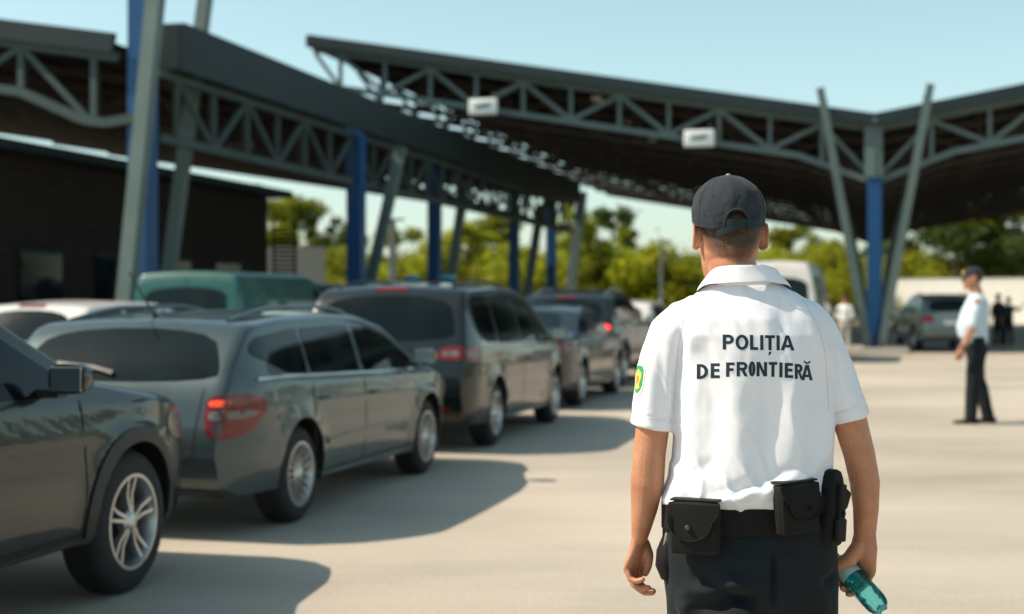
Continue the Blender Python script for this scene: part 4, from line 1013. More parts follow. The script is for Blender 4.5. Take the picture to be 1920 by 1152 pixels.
# bottle and right hand
Bc = q(1563, 1041, .085); Bd = Vector((.455, -.60, -.56)).normalized()
b_e1 = (Vector((1, 0, 0)) - Bd * Bd.x).normalized(); b_e2 = Bd.cross(b_e1)
if b_e2.z < 0: b_e2 = -b_e2
GR = Bc + Bd * .075
rw = q(1622, 1005, .010)
def on_b(s, ang, r): a = R(ang); return Bc + Bd * s + b_e1 * math.cos(a) * r + b_e2 * math.sin(a) * r
palm = []
P0, P3 = rw, on_b(.078, 18, .047)
palm_rings = []
ctr = [rw + Vector((0, 0, .02)), rw + Vector((0, 0, -.005)), (rw * .62 + on_b(.082, 52, .050) * .38), (rw * .28 + on_b(.080, 46, .050) * .72), on_b(.078, 30, .049), on_b(.078, 8, .046)]
wid = [(.030, .024), (.033, .023), (.040, .023), (.044, .021), (.043, .016), (.040, .012)]
for i, c in enumerate(ctr):
    d = (ctr[min(i + 1, 5)] - ctr[max(i - 1, 0)]).normalized(); t = i / 5
    a = (Vector((.75, -.55, 0)) * (1 - min(1, t * 1.6)) + Bd * min(1, t * 1.6)).normalized(); a = (a - d * a.dot(d)).normalized(); n_ = d.cross(a)
    palm_rings.append([c + a * wid[i][0] * math.cos(w) + n_ * wid[i][1] * math.sin(w) for w in [2 * math.pi * j / 20 for j in range(20)]])
body.loft(palm_rings)
for s, r0, r1, a0, a1 in ((.046, .0100, .0082, 20, -150), (.067, .0102, .0084, 14, -160), (.088, .0098, .0080, 10, -158), (.107, .0088, .0070, 8, -140)):
    A = np.linspace(a0, a1, 12); body.capsule([on_b(s - .0005 * (a - a0) * .05, a, .0335 + .009 * (1 if a > -140 else .95)) for a in A], list(np.linspace(r0, r1, 12)), 12)
body.capsule([rw + Vector((-.01, -.002, -.02)), on_b(.060, 92, .050), on_b(.050, 125, .046), on_b(.050, 150, .0435), on_b(.055, 178, .042), on_b(.062, 200, .041)], [.022, .022, .0175, .0125, .0115, .0095], 14)
# hidden legs of the body
for sg, fy in ((-1, .0), (1, .0)):
    limb(body, [(sg * .085, 0, .93), (sg * .10, .02 * -sg, .70), (sg * .11, .05 * -sg, .5), (sg * .115, .07 * -sg, .30), (sg * .12, .09 * -sg, .08)], [(.095, .10), (.085, .09), (.062, .065), (.058, .06), (.04, .045)])
bme = remesh(body, .0029, 3, .5); bme.name = 'skin'
co = vget(bme)
# scalp attribute: cropped hair that fades down the neck
rel = co - np.array(HC[:]); ang = np.arctan2(rel[:, 0], -rel[:, 1])
hl = -.075 + .030 * (np.abs(ang) / 1.0) ** 2 - .006 * np.sin(rel[:, 0] * 60)      # lower hair line at the back
fade = np.clip((rel[:, 2] - hl) / .055, 0, 1) ** .8
face = np.clip((rel[:, 1] - .030) / .02, 0, 1); fade = fade * (1 - face)
earm = (np.abs(rel[:, 0]) > .0805) & (np.abs(rel[:, 1] - .012) < .035) & (rel[:, 2] < .05); fade[earm] = 0
fade[rel[:, 2] < -.11] = 0
at_ = bme.attributes.new('scalp', 'FLOAT', 'POINT'); at_.data.foreach_set('value', fade.astype(np.float32))
link('skin', bme, M['skin'], off); hb = bvh_of(bme)
# stubble-length hair
nrm = nget(bme); cand = np.where((fade > .12) & (rel[:, 2] < .06))[0]
pick = rng.choice(cand, 9000); pick = pick[rng.random(9000) < fade[pick] ** .7]
hv = []; hf = []
for i in pick:
    p = co[i] + rng.normal(size=3) * .0012; n = nrm[i]; dwn = np.array([rng.normal() * .25, rng.normal() * .25 - .1, -1.0]); d = n * .55 + (dwn - n * dwn.dot(n)) * .75; d /= np.linalg.norm(d)
    l = .0025 + .005 * fade[i] * rng.random(); s = np.cross(n, d); s = s / (np.linalg.norm(s) + 1e-9) * .00028; k = len(hv)
    hv += [tuple(p - s), tuple(p + s), tuple(p + d * l)]; hf.append((k, k + 1, k + 2))
hm = MB(); hm.add(hv, hf); me = bpy.data.meshes.new('hair'); me.from_pydata(hm.v, [], hm.f); link('hair', me, M['hair'], off, kind='stuff')
armz = np.where((co[:, 2] < z_of(815)) & (co[:, 2] > z_of(1000)) & (np.abs(co[:, 0] - .03) > .18))[0]
pick = rng.choice(armz, 3800); hv = []; hf = []
for i in pick:
    p = co[i]; n = nrm[i]; dwn = np.array([rng.normal() * .5, rng.normal() * .4, -1.0]); d = n * .35 + (dwn - n * dwn.dot(n)) * .8; d /= np.linalg.norm(d)
    l = .004 + .008 * rng.random(); s_ = np.cross(n, d); s_ = s_ / (np.linalg.norm(s_) + 1e-9) * .00016; k = len(hv); hv += [tuple(p - s_), tuple(p + s_), tuple(p + d * l)]; hf.append((k, k + 1, k + 2))
me = bpy.data.meshes.new('arm_hair'); me.from_pydata(hv, [], hf); link('arm_hair', me, mat('fair_arm_hair', (.30, .17, .08), .5), off, kind='stuff')
for sg in (-1, 1):
    MB().lathe([(.0, -.012), (.009, -.008), (.012, 0), (.009, .008), (0, .012)], 16, 'y', (HC.x + sg * .032 - .009, HC.y + .098, HC.z + .006)).build('eye', mat('eye_white', (.7, .68, .65), .2), off, smooth=60)

# ---- polo shirt
def fold(x, z, segs):
    h = np.zeros_like(x)
    for (ax, ay, bx, by, w, A) in segs:
        a = np.array([xx(ax), z_of(ay)]); b = np.array([xx(bx), z_of(by)]); d = b - a; L = d.dot(d)
        t = np.clip(((x - a[0]) * d[0] + (z - a[1]) * d[1]) / L, 0, 1); dx = x - a[0] - t * d[0]; dz = z - a[1] - t * d[1]
        h += A * np.exp(-(dx ** 2 + dz ** 2) / (w / SS) ** 2) * np.sin(math.pi * np.clip(t, .04, .96)) ** .5
    return h
sh = MB()
# (py, left px, right px, depth, y centre)
T = [(985, 1262, 1538, .118, .0), (965, 1256, 1540, .122, .0), (950, 1246, 1542, .134, -.004), (936, 1242, 1546, .147, -.008), (918, 1246, 1550, .152, -.008), (895, 1254, 1556, .150, -.006), (860, 1260, 1559, .146, -.004), (810, 1262, 1561, .144, -.002), (750, 1262, 1563, .144, .0), (700, 1262, 1564, .145, 0), (660, 1260, 1565, .146, 0), (628, 1252, 1557, .143, 0), (600, 1256, 1546, .134, .002), (575, 1278, 1534, .120, .004), (556, 1300, 1502, .104, .002), (541, 1318, 1474, .092, -.002), (530, 1332, 1452, .082, -.006)]
sh.loft([ell(((xx(l) + xx(r)) / 2, yc, z_of(py)), (xx(r) - xx(l)) / 2, dp, 56, 2.35, tilt=(0, 0)) for py, l, r, dp, yc in T])
# shoulders and sleeves
def sleeve(pts, rad, hem): limb(sh, pts, rad, 28, hem=hem)
sleeve([q(1322, 584), q(1284, 604), q(1260, 628), q(1249, 660), q(1241, 700), q(1231, 750), q(1226, 780), q(1222, 803)], [(.052, .075), (.060, .080), (.064, .082), (.064, .080), (.063, .076), (.060, .073), (.0590, .071), (.0595, .071)], -.20)
sleeve([q(1480, 584), q(1508, 602), q(1528, 626), q(1545, 658), q(1561, 700), q(1579, 745), q(1590, 767), q(1595, 786)], [(.052, .075), (.060, .080), (.062, .082), (.058, .080), (.056, .076), (.052, .073), (.051, .070), (.0515, .071)], .30)
sme = remesh(sh, .0042, 7, .6); sme.name = 'polo_shirt'
co = vget(sme); n = nget(sme); x, y, z = co.T; back = np.clip(-n[:, 1] * 1.6, 0, 1)
S1 = [ # shoulder blades, long drapes, blousing at the belt
    (1290, 560, 1262, 800, 14, .007), (1312, 590, 1318, 700, 16, -.006), (1340, 545, 1300, 640, 15, .005), (1395, 560, 1455, 650, 20, .006), (1470, 555, 1440, 640, 26, -.005),
    (1500, 570, 1545, 690, 18, .007), (1530, 640, 1500, 900, 24, -.008), (1475, 690, 1470, 920, 26, .009), (1425, 700, 1415, 900, 22, -.007), (1370, 690, 1372, 915, 24, .008), (1325, 680, 1320, 900, 20, -.007), (1288, 700, 1285, 930, 16, .007), (1552, 700, 1540, 880, 14, .007),
    (1275, 610, 1262, 730, 10, -.010), (1561, 600, 1562, 760, 9, -.012), (1262, 700, 1261, 800, 8, -.010), (1200, 640, 1215, 770, 13, .006), (1232, 650, 1240, 790, 10, -.006), (1604, 640, 1612, 760, 14, .005), (1580, 660, 1584, 770, 9, -.004),
    (1300, 935, 1420, 905, 9, .012), (1330, 912, 1465, 868, 10, -.008), (1400, 928, 1470, 880, 9, .009), (1250, 925, 1290, 890, 10, .008), (1262, 905, 1330, 850, 12, -.006), (1460, 915, 1530, 850, 12, .009), (1500, 905, 1548, 845, 10, -.009), (1440, 925, 1500, 900, 8, .007), (1350, 925, 1380, 900, 7, -.008)]
h = fold(x, z, S1) * back
wob = np.array([mnoise.noise(Vector((a * 9, b * 5 + 3, c * 2.6))) for a, b, c in co]) * .0055 + np.array([max(0, .22 - abs(mnoise.noise(Vector((a * 12 + c * 4, b * 6 + 7, c * 4.0))))) ** 1.3 * (1 + 1.6 * math.exp(-((c - .99) / .07) ** 2)) for a, b, c in co]) * .016 + np.array([mnoise.noise(Vector((a * 34, b * 20 + 7, c * 14))) for a, b, c in co]) * .0022
hemband = np.zeros(len(co))
for cx, hz, sl in ((xx(1222), z_of(800), -.18), (xx(1595), z_of(784), .32)):     # stitched sleeve hems
    m_ = (np.abs(x - cx) < .075) & (np.abs(z - (hz + sl * 0)) < .2); dz = z - (hz + .030) - (x - cx) * sl; hemband += np.where(m_, -.0022 * np.exp(-(dz / .0022) ** 2), 0)
co = co + n * (h + wob + hemband)[:, None]
vset(sme, co); shirt = link('polo_shirt', sme, M['polo'], off); sb = bvh_of(sme)
# collar
cc = []
cl = [(531, 1306, 1482, .106, -.010, .0), (525, 1307, 1480, .1045, -.010, .0), (512, 1317, 1466, .098, -.012, 0), (501, 1325, 1456, .0935, -.015, 0), (497, 1328, 1452, .0915, -.016, 0), (498, 1331, 1449, .0895, -.016, 0), (512, 1331, 1450, .089, -.014, 0), (535, 1330, 1455, .090, -.008, 0)]
rg = []
for py, l, r, dp, yc, _ in cl:
    ring = ell(((xx(l) + xx(r)) / 2, yc, z_of(py)), (xx(r) - xx(l)) / 2, dp, 56, 2.1, tilt=(.0, -.22)); rg.append([(a, b, c + .004 * mnoise.noise(Vector((a * 20, b * 20, 1.7))) - (.30 * .07 if 0 else 0)) for a, b, c in ring])
rg = [[(a, b, c - .020) for a, b, c in ring] for ring in rg]
cm_ = MB().loft(rg, cap=False).mesh('collar'); shade(cm_, 180); cob = link('collar', cm_, M['polo'], shirt); ssd = cob.modifiers.new('s', 'SUBSURF'); ssd.levels = ssd.render_levels = 1
# seam lines of the shirt: yoke and armholes, as narrow raised stitching
# lettering on the back
def glyph(ch, w, h):
    """heavy sans capital in a box w x h (metres): list of convex outlines"""
    t = h * .215; tb = h * .19
    def bar(x0, y0, x1, y1): return [(x0, y0), (x1, y0), (x1, y1), (x0, y1)]
    def arc(cx, cy, rx, ry, wx, wy, a0, a1, n=14):
        A = np.linspace(R(a0), R(a1), n + 1); o = []
        for p, q_ in zip(A, A[1:]): o.append([(cx + math.cos(p) * rx, cy + math.sin(p) * ry), (cx + math.cos(q_) * rx, cy + math.sin(q_) * ry), (cx + math.cos(q_) * (rx - wx), cy + math.sin(q_) * (ry - wy)), (cx + math.cos(p) * (rx - wx), cy + math.sin(p) * (ry - wy))])
        return o
    def bowl(y0, y1):
        ry = (y1 - y0) / 2; rx = min(ry * 1.05, w - t * 1.1); cx = w - rx
        return [bar(t * .98, y1 - tb, cx, y1), bar(t * .98, y0, cx, y0 + tb)] + arc(cx, (y0 + y1) / 2, rx, ry, t, tb, -90, 90)
    if ch == 'I': return [bar(0, 0, w, h)]
    if ch == 'L': return [bar(0, 0, t, h), bar(t, 0, w, tb)]
    if ch == 'T': return [bar(0, h - tb, w, h), bar(w / 2 - t / 2, 0, w / 2 + t / 2, h - tb)]
    if ch == 'Ț': return glyph('T', w, h) + [[(w / 2 - t * .45, -.36 * h), (w / 2 - t * .05, -.32 * h), (w / 2 + t * .5, -.10 * h), (w / 2 - t * .4, -.10 * h)]]
    if ch == 'E': return [bar(0, 0, t, h), bar(t, 0, w, tb), bar(t, h - tb, w * .97, h), bar(t, h * .43, w * .92, h * .43 + tb)]
    if ch == 'F': return [bar(0, 0, t, h), bar(t, h - tb, w, h), bar(t, h * .41, w * .88, h * .41 + tb)]
    if ch == 'O': return arc(w / 2, h / 2, w / 2, h / 2 + .01 * h, t, tb, 0, 360, 32)
    if ch == 'D': return [bar(0, 0, t, h)] + bowl(0, h)
    if ch == 'P': return [bar(0, 0, t, h)] + bowl(h * .38, h)
    if ch == 'R': return [bar(0, 0, t, h)] + bowl(h * .41, h) + [[(w * .42, h * .44), (w * .74, h * .44), (w * 1.02, 0), (w * .72, 0)]]
    if ch == 'N': return [bar(0, 0, t, h), bar(w - t, 0, w, h), [(t * .2, h), (t * 1.15, h), (w - t * .2, 0), (w - t * 1.15, 0)]]
    if ch == 'A': return [[(0, 0), (t * 1.05, 0), (w / 2 + t * .30, h), (w / 2 - t * .55, h)], [(w - t * 1.05, 0), (w, 0), (w / 2 + t * .55, h), (w / 2 - t * .30, h)], bar(w * .24, h * .20, w * .76, h * .20 + tb * .9)]
    if ch == 'Ă': return glyph('A', w, h) + arc(w / 2, h * 1.26, w * .30, h * .20, t * .5, h * .11, 180, 360, 8)
xb = lambda p, d=-.142: (p - 960) / F * (PY + d) - off.location.x
zb = lambda p, d=-.142: 1.5 - (p - HY) / F * (PY + d)
back_ray = lambda u, v: (Vector((u, -.6, v)), Vector((0, 1, 0)))
def put_letter(ch, px0, px1, py0, py1, slant=0.0):
    """px0..px1, py0 (top of capital) .. py1 (baseline) in the photograph"""
    X0, X1 = xb(px0), xb(px1); Z0, Z1 = zb(py1), zb(py0); h = Z1 - Z0; w = X1 - X0; mb = MB()
    for poly in glyph(ch, w, h):
        v, f = flat_mesh(poly, .004); out = [Vector((X0 + p.x, Z0 + p.y + slant * (p.x - w / 2), 0)) for p in v]
        k = project(out, f, sb, back_ray, .0007, .0006); mb.add(k.v, k.f)
    mb.build('letter', M['print'], shirt)
l1 = [('P', 1356, 1376), ('O', 1379, 1403), ('L', 1406, 1421), ('I', 1425, 1431), ('Ț', 1434, 1453), ('I', 1456, 1462), ('A', 1464, 1490)]
for i, (c, a, b) in enumerate(l1): put_letter(c, a, b, 628 + .25 * i, 656 + .25 * i, -.02)
l2 = [('D', 1310, 1330, 684, 712), ('E', 1335, 1351, 682, 710), ('F', 1362, 1377, 680, 707), ('R', 1381, 1401, 679, 706), ('O', 1403, 1416, 678, 706), ('N', 1418, 1438, 679, 706), ('T', 1441, 1457, 679, 707), ('I', 1461, 1467, 680, 708), ('E', 1471, 1487, 681, 709), ('R', 1490, 1506, 683, 711), ('Ă', 1503, 1527, 685, 714)]
for c, a, b, t, u in l2: put_letter(c, a, b, t, u, .03 if a < 1360 else -.03 if a > 1460 else 0)
def stitch(pts, nm='seam', w=.0022, off_=.0006):
    P_ = []
    for (a, b), (c, d) in zip(pts, pts[1:]):
        for k in range(6): P_.append((xb(a + (c - a) * k / 6, -.10), zb(b + (d - b) * k / 6, -.10)))
    project(*flat_mesh(strip(P_, w), .01), sb, back_ray, off_, .002).build(nm, M['polo_seam'], shirt)
M['polo_seam'] = cloth_mat('white_stitching', (.62, .63, .68), .9, 1000, .3, .0, .02)
stitch([(1300, 548), (1283, 600), (1273, 660), (1270, 720), (1268, 790)]); stitch([(1508, 560), (1532, 610), (1546, 660), (1553, 720), (1556, 780)])
stitch([(1192, 779), (1225, 788), (1258, 793)], w=.0014); stitch([(1566, 783), (1595, 771), (1622, 760)], w=.0014)
# emblem on the left sleeve
sd_ray = lambda u, v: (Vector((xx(1198) - .5, u, v)) + Vector((0, -.45, 0)), Vector((.78, .62, 0)).normalized())
def emblem_pt(u, w):                      # u across the sleeve, w up; centre on the outer back of the sleeve
    o = Vector((xx(1226), 0, z_of(712) + w)); dr = Vector((.80, .60, 0)).normalized(); t = Vector((-.60, .80, 0)).normalized() * -1
    return o - dr * .4 + t * u, dr
emb = lambda u, v: emblem_pt(u, v)
def shield(k, dz=0): return [(-.030 * k, .042 * k + dz), (0, .046 * k + dz), (.030 * k, .042 * k + dz), (.031 * k, 0 + dz), (.024 * k, -.028 * k + dz), (0, -.052 * k + dz), (-.024 * k, -.028 * k + dz), (-.031 * k, 0 + dz)]
M['emb_w'] = mat('embroidery_cream', (.72, .68, .55), .8, bump=(700, .5, .0006)); M['emb_g'] = mat('embroidery_green', (.02, .30, .10), .75, bump=(700, .5, .0006)); M['emb_y'] = mat('embroidery_gold', (.75, .50, .12), .7, bump=(700, .5, .0006)); M['emb_r'] = mat('embroidery_orange', (.75, .22, .10), .7)
def emb_panel(poly, m, nm, off_, par, rnd=1): return project(*flat_mesh(chaikin(poly, rnd), .006), sb, emb, off_, .001).build(nm, m, par)
pe = emb_panel(shield(1.0), M['emb_w'], 'sleeve_badge', .0016, shirt)
emb_panel([(a * .84, b * .80 + .003) for a, b in shield(1.0)], M['emb_g'], 'badge_field', .0026, pe)
emb_panel([(-.006, .028), (.004, .030), (.008, .022), (.018, .024), (.020, .010), (.012, -.004), (.008, -.012), (.014, -.020), (0, -.026), (-.012, -.020), (-.008, -.010), (-.014, -.002), (-.019, .012), (-.016, .024), (-.008, .020)], M['emb_y'], 'badge_bird', .0034, pe)
emb_panel([(-.006, .012), (.006, .012), (.006, -.002), (0, -.010), (-.006, -.002)], M['emb_r'], 'badge_shield', .0042, pe, 0)

# ---- trousers
tr = MB(); 
HT = [(935, 1256, 1540, .125, 0), (950, 1252, 1544, .130, 0), (985, 1246, 1552, .138, -.002), (1030, 1242, 1561, .150, -.008), (1075, 1244, 1564, .152, -.010), (1125, 1247, 1564, .150, -.008), (1160, 1252, 1564, .135, -.006)]
tr.loft([ell(((xx(l) + xx(r)) / 2, yc, z_of(py)), (xx(r) - xx(l)) / 2, dp, 56, 2.4) for py, l, r, dp, yc in HT][::-1])
limb(tr, [(xx(1325), -.01, .90), (xx(1326), -.005, .78), (xx(1329), .02, .68), (xx(1335), .05, .56), (xx(1338), .05, .46), (xx(1340), -.02, .28), (xx(1340), -.08, .10)], [(.118, .13), (.122, .138), (.119, .125), (.106, .11), (.096, .10), (.088, .095), (.082, .098)], 28)
limb(tr, [(xx(1483), -.01, .90), (xx(1486), -.01, .78), (xx(1490), -.01, .68), (xx(1492), .0, .56), (xx(1490), .01, .46), (xx(1488), .0, .28), (xx(1486), .01, .09)], [(.115, .13), (.118, .138), (.116, .125), (.104, .11), (.094, .10), (.088, .095), (.085, .10)], 28)
tme = remesh(tr, .0062, 8, .6); tme.name = 'trousers'; co = vget(tme); n = nget(tme); x, y, z = co.T; back = np.clip(-n[:, 1] * 1.6, 0, 1)
S2 = [(1285, 1090, 1400, 1075, 14, .012), (1270, 1110, 1290, 1160, 12, .012), (1300, 1065, 1420, 1130, 12, -.012), (1340, 1060, 1370, 1072, 10, .006), (1300, 1140, 1420, 1120, 14, .011), (1290, 1125, 1400, 1100, 9, -.009), (1270, 1165, 1380, 1150, 12, -.008), (1500, 1060, 1540, 1150, 14, .006), (1440, 1080, 1480, 1160, 14, .007), (1520, 1080, 1560, 1060, 9, -.006), (1432, 1010, 1432, 1110, 6, -.010), (1300, 1200, 1400, 1185, 14, .01), (1450, 1200, 1540, 1215, 12, .008)]
wob = np.array([mnoise.noise(Vector((a * 8, b * 6, c * 5))) for a, b, c in co]) * .009 + np.array([mnoise.noise(Vector((a * 22, b * 12, c * 16 + 5))) for a, b, c in co]) * .004
co = co + n * (fold(x, z, S2) * back * 2.1 + wob)[:, None]; vset(tme, co); link('trousers', tme, M['pants'], off)
for sx, fy in ((xx(1340), -.08), (xx(1486), .01)):
    s = MB(); rings = []
    for yy, w, hh in ((-.10, .030, .05), (-.085, .036, .075), (-.04, .038, .085), (.03, .042, .075), (.10, .047, .055), (.16, .044, .042), (.195, .028, .03)): rings.append([(sx + math.cos(a) * w, fy + yy, .012 + hh / 2 + math.sin(a) * hh / 2) for a in [2 * math.pi * k / 20 for k in range(20)]])
    o = s.loft(rings).build('shoe', M['shoe'], off, smooth=60); MB().loft([ell((sx, fy + .045, .0), .046, .148, 24, 2.4), ell((sx, fy + .045, .022), .048, .150, 24, 2.4)]).build('sole', M['sole'], o, smooth=30)

# ---- belt and pouches
def waist(px, py, out=0.0):
    """point on the back of the waist under this pixel, pushed outwards"""
    z = z_of(py); cx = xx(1397); rx = .224 + out; ry = .140 + out; a = (xx(px) - cx) / rx; a = max(-.995, min(.995, a)); yy = -ry * (1 - abs(a) ** 2.4) ** (1 / 2.4); return Vector(((px - 960) / F * (PY + yy - .03) - off.location.x, yy, 1.5 - (py - HY) / F * (PY + yy - .03))), a
bl_ = MB(); rg = []
for dz, o in ((-.036, .0), (-.036, .006), (.036, .006), (.036, 0)):
    rg.append([(x_, y_, z_ + (.004 * math.sin(3 * k / 56 * 6.28))) for k, (x_, y_, z_) in enumerate(ell((xx(1397), 0, z_of(964) + dz), .219 + o, .142 + o, 72, 2.4))])
belt_o = bl_.loft(rg + [rg[0]], cap=False).build('duty_belt', M['nylon'], off, smooth=35)
def oriented(p, a_, outn=None):
    """frame on the belt: x along belt, y outward(-), z up"""
    ang = math.atan2(math.copysign(abs(a_) ** 1.6, a_) * 1.15, 1.0) * 1.0; return Matrix.Translation(p) @ Euler((0, 0, ang * .95)).to_matrix().to_4x4()
def pouch(name, px0, px1, py0, py1, depth, flap_py, snap, label=None, tip=.5, rotx=0):
    pc, a_ = waist((px0 + px1) / 2, (py0 + py1) / 2, .008); m = oriented(pc, a_); W_ = (px1 - px0) / SS * .95; H_ = (py1 - py0) / SS * .95
    m = m @ Euler((0, rotx, 0)).to_matrix().to_4x4()
    b = MB(); b.box((0, -depth / 2, -H_ * .02), (W_ * .93, depth, H_ * .95), bev=.008); 
    # gusset folds
    for sg in (-1, 1): b.box((sg * W_ * .455, -depth / 2, -H_ * .06), (.006, depth * .5, H_ * .8), bev=.002)
    b.xf(m); po = b.build(name, M['nylon'], belt_o, smooth=40)
    # flap: outline with a rounded tongue, wrapped over the top edge
    fh = (flap_py - py0) / SS * .97; pts = [(-W_ / 2, H_ / 2), (W_ / 2, H_ / 2), (W_ / 2 * .97, H_ / 2 - fh * .35)]
    tx = (tip - .5) * W_
    for t in np.linspace(.1, math.pi - .1, 11): pts.append((tx * .6 + math.cos(t) * W_ * .44 + 0, H_ / 2 - fh * .5 - math.sin(t) * fh * .5))
    pts.append((-W_ / 2 * .97, H_ / 2 - fh * .35))
    v, f = flat_mesh(chaikin(pts, 1), .012); top = []; bot = []
    mb = MB(); mbv = [];
    for p in v:
        r = p[1] - (H_ / 2 - .012); bulge = -depth - .0035 - .004 * math.cos(p[0] / W_ * 3) * 1
        yb = bulge if r < 0 else bulge + r * 1.1; mbv.append(Vector((p[0], yb, p[1] + .003)))
    edges = {}
    for g_ in f:
        for aa, bb in zip(g_, list(g_[1:]) + [g_[0]]): k = (min(aa, bb), max(aa, bb)); edges[k] = edges.get(k, 0) + 1
    N_ = len(mbv); mb.add(mbv + [w + Vector((0, .0042, 0)) for w in mbv], [tuple(g_) for g_ in f] + [tuple(i + N_ for i in g_[::-1]) for g_ in f] + [(aa, bb, bb + N_, aa + N_) for (aa, bb), c in edges.items() if c == 1])
    mb.box((0, -depth / 2, H_ / 2 + .001), (W_ * .95, depth + .002, .005), bev=.002)
    mb.xf(m); fo = mb.build('flap', M['nylon'], po, smooth=35)
    # bound edge
    ed = [(p[0] * .985, -depth - .0095, p[1] + .004) for p in pts[2:]]
    e = MB(); e.tube(ed, .0022, 6); e.xf(m); e.build('piping', M['nylon'], po, smooth=60)
    if snap:
        sp, _ = waist(snap[0], snap[1]); u = (snap[0] - (px0 + px1) / 2) / SS; w = ((py0 + py1) / 2 - snap[1]) / SS
        s = MB(); s.lathe([(0, -.004), (.0052, -.0035), (.0072, -.001), (.0080, .002), (0, .002)], 20, 'y', (u, -depth - .012, w)); s.lathe([(.0038, -.0052), (.0044, -.0045), (.0034, -.004)], 16, 'y', (u, -depth - .012, w)); s.xf(m); s.build('snap_fastener', snap[2], po, smooth=40)
    return po
pouch('belt_pouch', 1262, 1360, 939, 1042, .042, 1016, (1302, 989, M['snap']), tip=.40)
pouch('belt_pouch', 1443, 1530, 903, 1003, .048, 978, (1505, 955, M['nylon']), tip=.72, rotx=R(-4))
# tall holster on the right hip: rounded back panel, straps, retaining flap
pc, a_ = waist(1556, 947, .0); pc = Vector((xx(1530), -.075, z_of(942))); m = Matrix.Translation(pc) @ Euler((0, R(6), R(48))).to_matrix().to_4x4()
hb_ = MB(); rings = []
for t, w, dp in ((-.100, .030, .020), (-.094, .040, .024), (-.06, .043, .027), (0, .042, .028), (.05, .038, .026), (.078, .032, .022), (.094, .024, .018), (.100, .012, .010)):
    rings.append([(math.copysign(abs(math.cos(a)) ** .55, math.cos(a)) * w, -.026 + math.copysign(abs(math.sin(a)) ** .55, math.sin(a)) * dp, t) for a in [2 * math.pi * k / 28 for k in range(28)]])
hb_.loft(rings); hb_.xf(m); ho = hb_.build('holster', M['nylon'], belt_o, smooth=40)
s = MB(); s.box((.0, -.058, .01), (.034, .010, .105), bev=.004); s.xf(m); s.build('retaining_strap', M['nylon'], ho, smooth=40)
s = MB(); s.box((.030, -.040, .025), (.040, .034, .052), rot=(0, R(25), 0), bev=.008); s.xf(m); s.build('radio_clip', M['nylon'], ho, smooth=40)
s = MB(); s.box((.052, -.026, .005), (.022, .022, .03), rot=(0, R(30), 0), bev=.003); s.xf(m); s.build('strap_end', M['nylon'], ho, smooth=40)
s = MB(); s.box((-.002, -.060, -.058), (.050, .010, .060), bev=.004); s.xf(m); s.build('lower_pocket', M['nylon'], ho, smooth=40)
s = MB(); s.lathe([(0, -.003), (.006, -.003), (.0078, .001), (0, .002)], 20, 'y', (0, -.066, -.014)); s.xf(m); s.build('snap_fastener', M['nylon'], ho, smooth=40)
# clip and loop on the left hip
s = MB(); s.box((xx(1247), -.03, z_of(1008)), (.012, .03, .036), rot=(0, R(14), 0), bev=.002); s.build('metal_clip', mat('olive_clip', (.24, .23, .18), .5), belt_o, smooth=30)
s = MB(); s.box((xx(1252), -.03, z_of(975)), (.012, .05, .05), bev=.003); s.build('belt_keeper', M['nylon'], belt_o)
s = MB(); s.tube([Vector((xx(1250), -.03, z_of(1002))), Vector((xx(1241), -.04, z_of(1030))), Vector((xx(1240), -.04, z_of(1058))), Vector((xx(1246), -.03, z_of(1082)))], [.008, .011, .012, .008], 12, flat=2.2); s.build('glove_pouch', M['nylon'], belt_o, smooth=60)

# ---- cap
M['strap'] = cloth_mat('dark_teal_webbing', (.020, .032, .038), .8, 600, .6, .05, .15)
capr = MB(); CZ = z_of(421); cx0 = xx(1366); cy0 = HC.y + .004
def dome(th, ph, out=0):
    """th: 0 rim .. 1 crown; ph: 0 at the back (towards the camera)"""
    prof = [(0, .975), (.10, .995), (.22, 1.005), (.36, .985), (.50, .925), (.64, .825), (.77, .675), (.87, .515), (.94, .355), (.98, .20), (1.0, .0)]
    k = (math.sqrt(max(0, 1 - max(0, (th - .22) / .78) ** 2.25)) * 1.005 if th > .22 else .972 + .033 * math.sin(th / .22 * math.pi / 2)); x_ = (.0975 + out) * k * math.sin(ph); y_ = -(.112 + out) * k * math.cos(ph)
    seam = min(abs((ph / (math.pi / 3)) - round(ph / (math.pi / 3))), .5); pk = 1 - .007 * math.exp(-(seam / .045) ** 2) * min(1, k * 2)
    pk *= 1 + .012 * math.cos((ph / (math.pi / 3) - round(ph / (math.pi / 3))) * math.pi)
    zz = (.1345 + out) * th ** 1.0
    dr = .0040 * mnoise.noise(Vector((math.sin(ph) * 3, math.cos(ph) * 3, th * 4))) + .0016 * mnoise.noise(Vector((math.sin(ph) * 9, math.cos(ph) * 9 + 4, th * 11)))
    return Vector((cx0 + x_ * pk + dr * math.sin(ph) + (.004 if 0 else 0), cy0 + y_ * pk - dr * math.cos(ph), CZ - .0 + zz * .985 + (-.020 if math.cos(ph) > 0 else -.012) * abs(math.cos(ph)) * (1 - th) + .010 * x_ * (1 - th)))
NP, NTH = 144, 40; vv = []; ff = []; 
for i in range(NTH + 1):
    th = (i / NTH) ** .9 * .998
    for j in range(NP): vv.append(dome(th, 2 * math.pi * j / NP))
ow, oh = .033, .046                        # half width and height of the opening at the back
def inside(p):
    dx = p.x - (cx0 + .006); dz = p.z - (CZ - .012); return p.y < cy0 and dz < oh and (abs(dx) < ow * math.sqrt(max(0, 1 - (max(0, dz) / oh) ** 2.4)))
hold = [inside(p) for p in vv]
